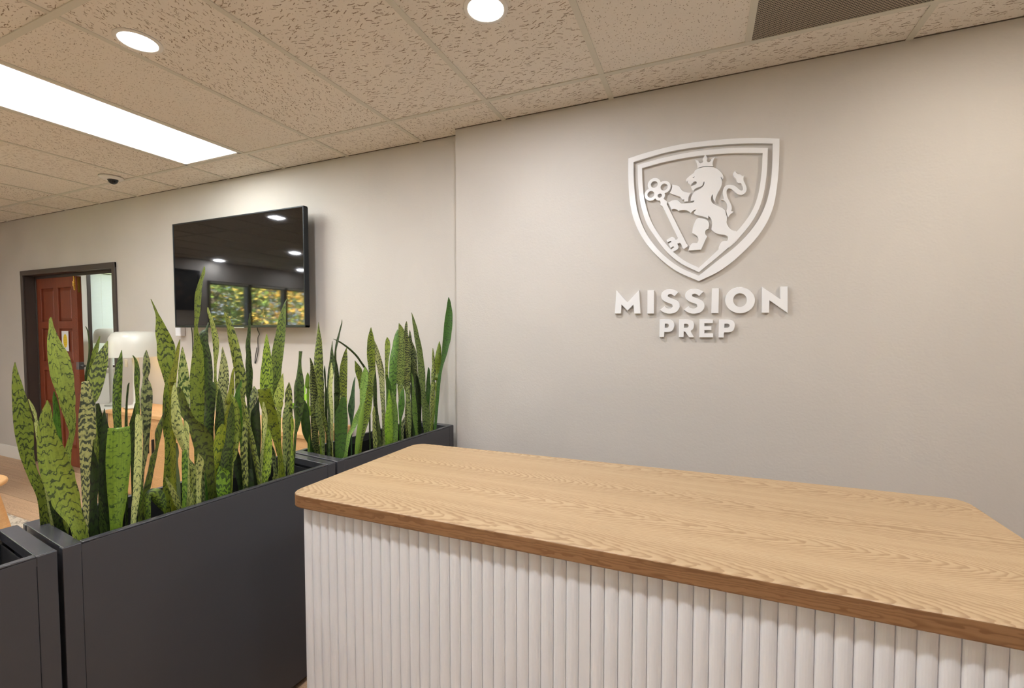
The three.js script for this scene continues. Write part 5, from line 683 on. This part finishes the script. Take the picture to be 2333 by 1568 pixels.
// ---------------------------------------------------------------- oak sideboard, lamp and things behind the planters
{
  const x0 = -2.31, x1 = 0.02, zf = 0.045, t = thing('sideboard', 'long oak sideboard against the wall under the screen', 'sideboard', [(x0 + x1) / 2, 0, (TV_WALL + zf) / 2]), w = (x1 - x0) / 2, d = (zf - TV_WALL) / 2 - 0.012, H = 0.81;
  part(t, 'top', rbox(-w, w, H - 0.03, H, -d, d + 0.01, 0.004), oak);
  part(t, 'carcass', [box(-w + 0.005, w - 0.005, 0.12, 0.14, -d, d - 0.025), box(-w + 0.005, -w + 0.025, 0.14, H - 0.03, -d, d - 0.005), box(w - 0.025, w - 0.005, 0.14, H - 0.03, -d, d - 0.005), box(-w + 0.01, w - 0.01, 0.14, H - 0.03, -d, -d + 0.012)], oak);
  const n = 4, dw = (2 * w - 0.06) / n;
  for (let i = 0; i < n; i++) { const a = -w + 0.03 + i * dw, dr = part(t, 'door', rbox(a + 0.002, a + dw - 0.002, 0.145, H - 0.034, d - 0.024, d - 0.003, 0.002), oak); part(dr, 'handle', rbox(i % 2 ? a + 0.03 : a + dw - 0.042, i % 2 ? a + 0.042 : a + dw - 0.03, 0.5, 0.62, d - 0.004, d + 0.014, 0.004), blackPlastic); }
  for (const sx of [-1, 1]) for (const sz of [-1, 1]) part(t, 'leg', cyl(0.022, 0.016, 0.12, sx * (w - 0.09), 0.06, sz * (d - 0.05), 16), oak);
}
const lampShade = new THREE.MeshPhysicalMaterial({ color: 0xd3d1c6, roughness: 0.3, clearcoat: 0.3, clearcoatRoughness: 0.2, side: THREE.DoubleSide });
const bulbGlow = std({ color: 0xffffff, emissive: new THREE.Color(1, 0.78, 0.45), emissiveIntensity: 10 });
function mushroomLamp(at, k, label, power, H = 0.44 * k) {
  const t = thing('table_lamp', label, 'lamp', at), r = 0.184 * k, y0 = H, y1 = H + 0.215 * k;
  part(t, 'base', lathe([[0, 0], [0.085 * k, 0], [0.085 * k, 0.012], [0.08 * k, 0.02], [0.028 * k, 0.03], [0.025 * k, 0.06], [0.025 * k, H], [0.02 * k, H + 0.06 * k], [0, H + 0.06 * k]], 40), lampShade);
  const prof = [[r, y0], [r, y0 + 0.07 * k], [r * 0.985, y0 + 0.12 * k], [r * 0.93, y0 + 0.165 * k], [r * 0.82, y0 + 0.197 * k], [r * 0.66, y1 - 0.003], [r * 0.4, y1], [0, y1]];
  part(t, 'lamp_shade', lathe([...prof, [0, y1 - 0.005], [r * 0.4, y1 - 0.005], [r * 0.65, y1 - 0.008], [r * 0.8, y0 + 0.19 * k], [r * 0.91, y0 + 0.16 * k], [r * 0.965, y0 + 0.115 * k], [r * 0.98, y0 + 0.07 * k], [r * 0.98, y0], [r, y0]], 64), lampShade);
  part(t, 'bulb', new THREE.SphereGeometry(0.032 * k, 20, 14).translate(0, H + 0.012 * k, 0), bulbGlow);
  part(t, 'bulb_socket', cyl(0.018 * k, 0.018 * k, 0.06 * k, 0, H + 0.07 * k, 0), steel);
  const l = new THREE.PointLight(new THREE.Color(1, 0.72, 0.42), power, 0, 2); l.name = 'light'; l.position.set(0, H + 0.012 * k, 0); l.castShadow = true; l.shadow.radius = 1.5; t.add(l);
}
mushroomLamp([-2.18, 0.81, -0.12], 1, 'white mushroom lamp on the oak sideboard, lit warm underneath', 1.1);
{
  const t = thing('console_table', 'low white table under the blind in the room behind the doorway', 'table', [-5.46, 0, -1.5]);
  part(t, 'top', rbox(-0.3, 0.3, 0.34, 0.38, -0.6, 0.75, 0.005), whitePaint);
  for (const sx of [-1, 1]) for (const z of [-0.55, 0.7]) part(t, 'leg', box(sx * 0.27 - 0.025, sx * 0.27 + 0.025, 0, 0.34, z - 0.025, z + 0.025), whitePaint);
}
mushroomLamp([-5.5, 0.38, -1.5], 0.95, 'grey-looking lamp in front of the blind in the room behind the doorway', 0.25, 0.9);
{ // leafy plant behind the planters
  const t = thing('pothos_plant', 'small bright green leafy plant in a pot on the sideboard', 'plant', [-0.17, 0.81, -0.13]);
  part(t, 'pot', lathe([[0, 0], [0.05, 0], [0.065, 0.1], [0.06, 0.105], [0.055, 0.09], [0, 0.088]], 32), whitePaint);
  const green = std({ color: 0x86b52a, roughness: 0.4, side: THREE.DoubleSide });
  for (const [dx, dy, dz, a, s] of [[-0.05, 0.26, 0.05, 0.4, 1.1], [-0.02, 0.2, 0.07, -0.5, 1], [0.02, 0.14, 0.07, 0.9, 1], [-0.07, 0.17, 0.02, 2.2, 1], [0.05, 0.24, 0, -1.2, 0.9], [0, 0.31, -0.02, 0.1, 0.9], [0.07, 0.16, 0.04, -2, 1]]) {
    const sh = new THREE.Shape(); sh.moveTo(0, 0); sh.bezierCurveTo(0.05, -0.01, 0.05, 0.06, 0, 0.11); sh.bezierCurveTo(-0.05, 0.06, -0.05, -0.01, 0, 0);
    const g = new THREE.ExtrudeGeometry(sh, { depth: 0.0015, bevelEnabled: false, curveSegments: 8 }); const p = g.attributes.position; for (let i = 0; i < p.count; i++) p.setZ(i, p.getZ(i) + 4 * p.getX(i) ** 2 - 2 * p.getY(i) ** 2);
    g.computeVertexNormals();
    const m = part(t, 'leaf', g.scale(s, s, s).rotateX(-0.4), green); m.position.set(dx, dy - 0.04, dz); m.rotation.set(0.2, a, a * 0.4);
    part(t, 'stem', tube([[0, 0.09, 0], [dx * 0.4, dy * 0.6, dz * 0.5], [dx, dy - 0.04, dz]], 0.0025, 10, 6), green);
  }
}
{ // rug and the wooden side table at the left edge
  const rugTex = texture(256, 256, (u, v) => { const n = noise(u * 70, v * 70, 70, 70, 91) * 0.5 + noise(u * 12, v * 12, 12, 12, 92) * 0.5; return mixc([206, 194, 176], [150, 138, 122], smooth(0.45, 0.75, n)); }); rugTex.repeat.set(1.6, 1.6);
  single('rug', 'pale woven rug on the wooden floor at the left edge', 'rug', rbox(-1.35, 0.9, 0, 0.012, 0, 2.2, 0.004), std({ map: rugTex, bumpMap: rugTex, bumpScale: 0.004, roughness: 1 }), [-2.3, 0.0005, 0.47]);
  const h = 0.5, R = 0.24, t = thing('side_table', 'round oak side table with thick splayed legs at the left edge', 'table', [-2.0, 0.016, 0.98]);
  part(t, 'table_top', lathe([[0, h - 0.034], [R - 0.012, h - 0.034], [R - 0.003, h - 0.028], [R, h - 0.017], [R - 0.003, h - 0.006], [R - 0.012, h], [0, h]], 64), oak);
  for (let i = 0; i < 4; i++) { const a = i * Math.PI / 2 + 1.25; part(t, 'leg', new THREE.CylinderGeometry(0.027, 0.034, h - 0.03, 20).translate(0, (h - 0.03) / 2, 0).rotateZ(0.17).translate(R, 0.002, 0).rotateY(a), oak); }
}

renderer.render(scene, camera);
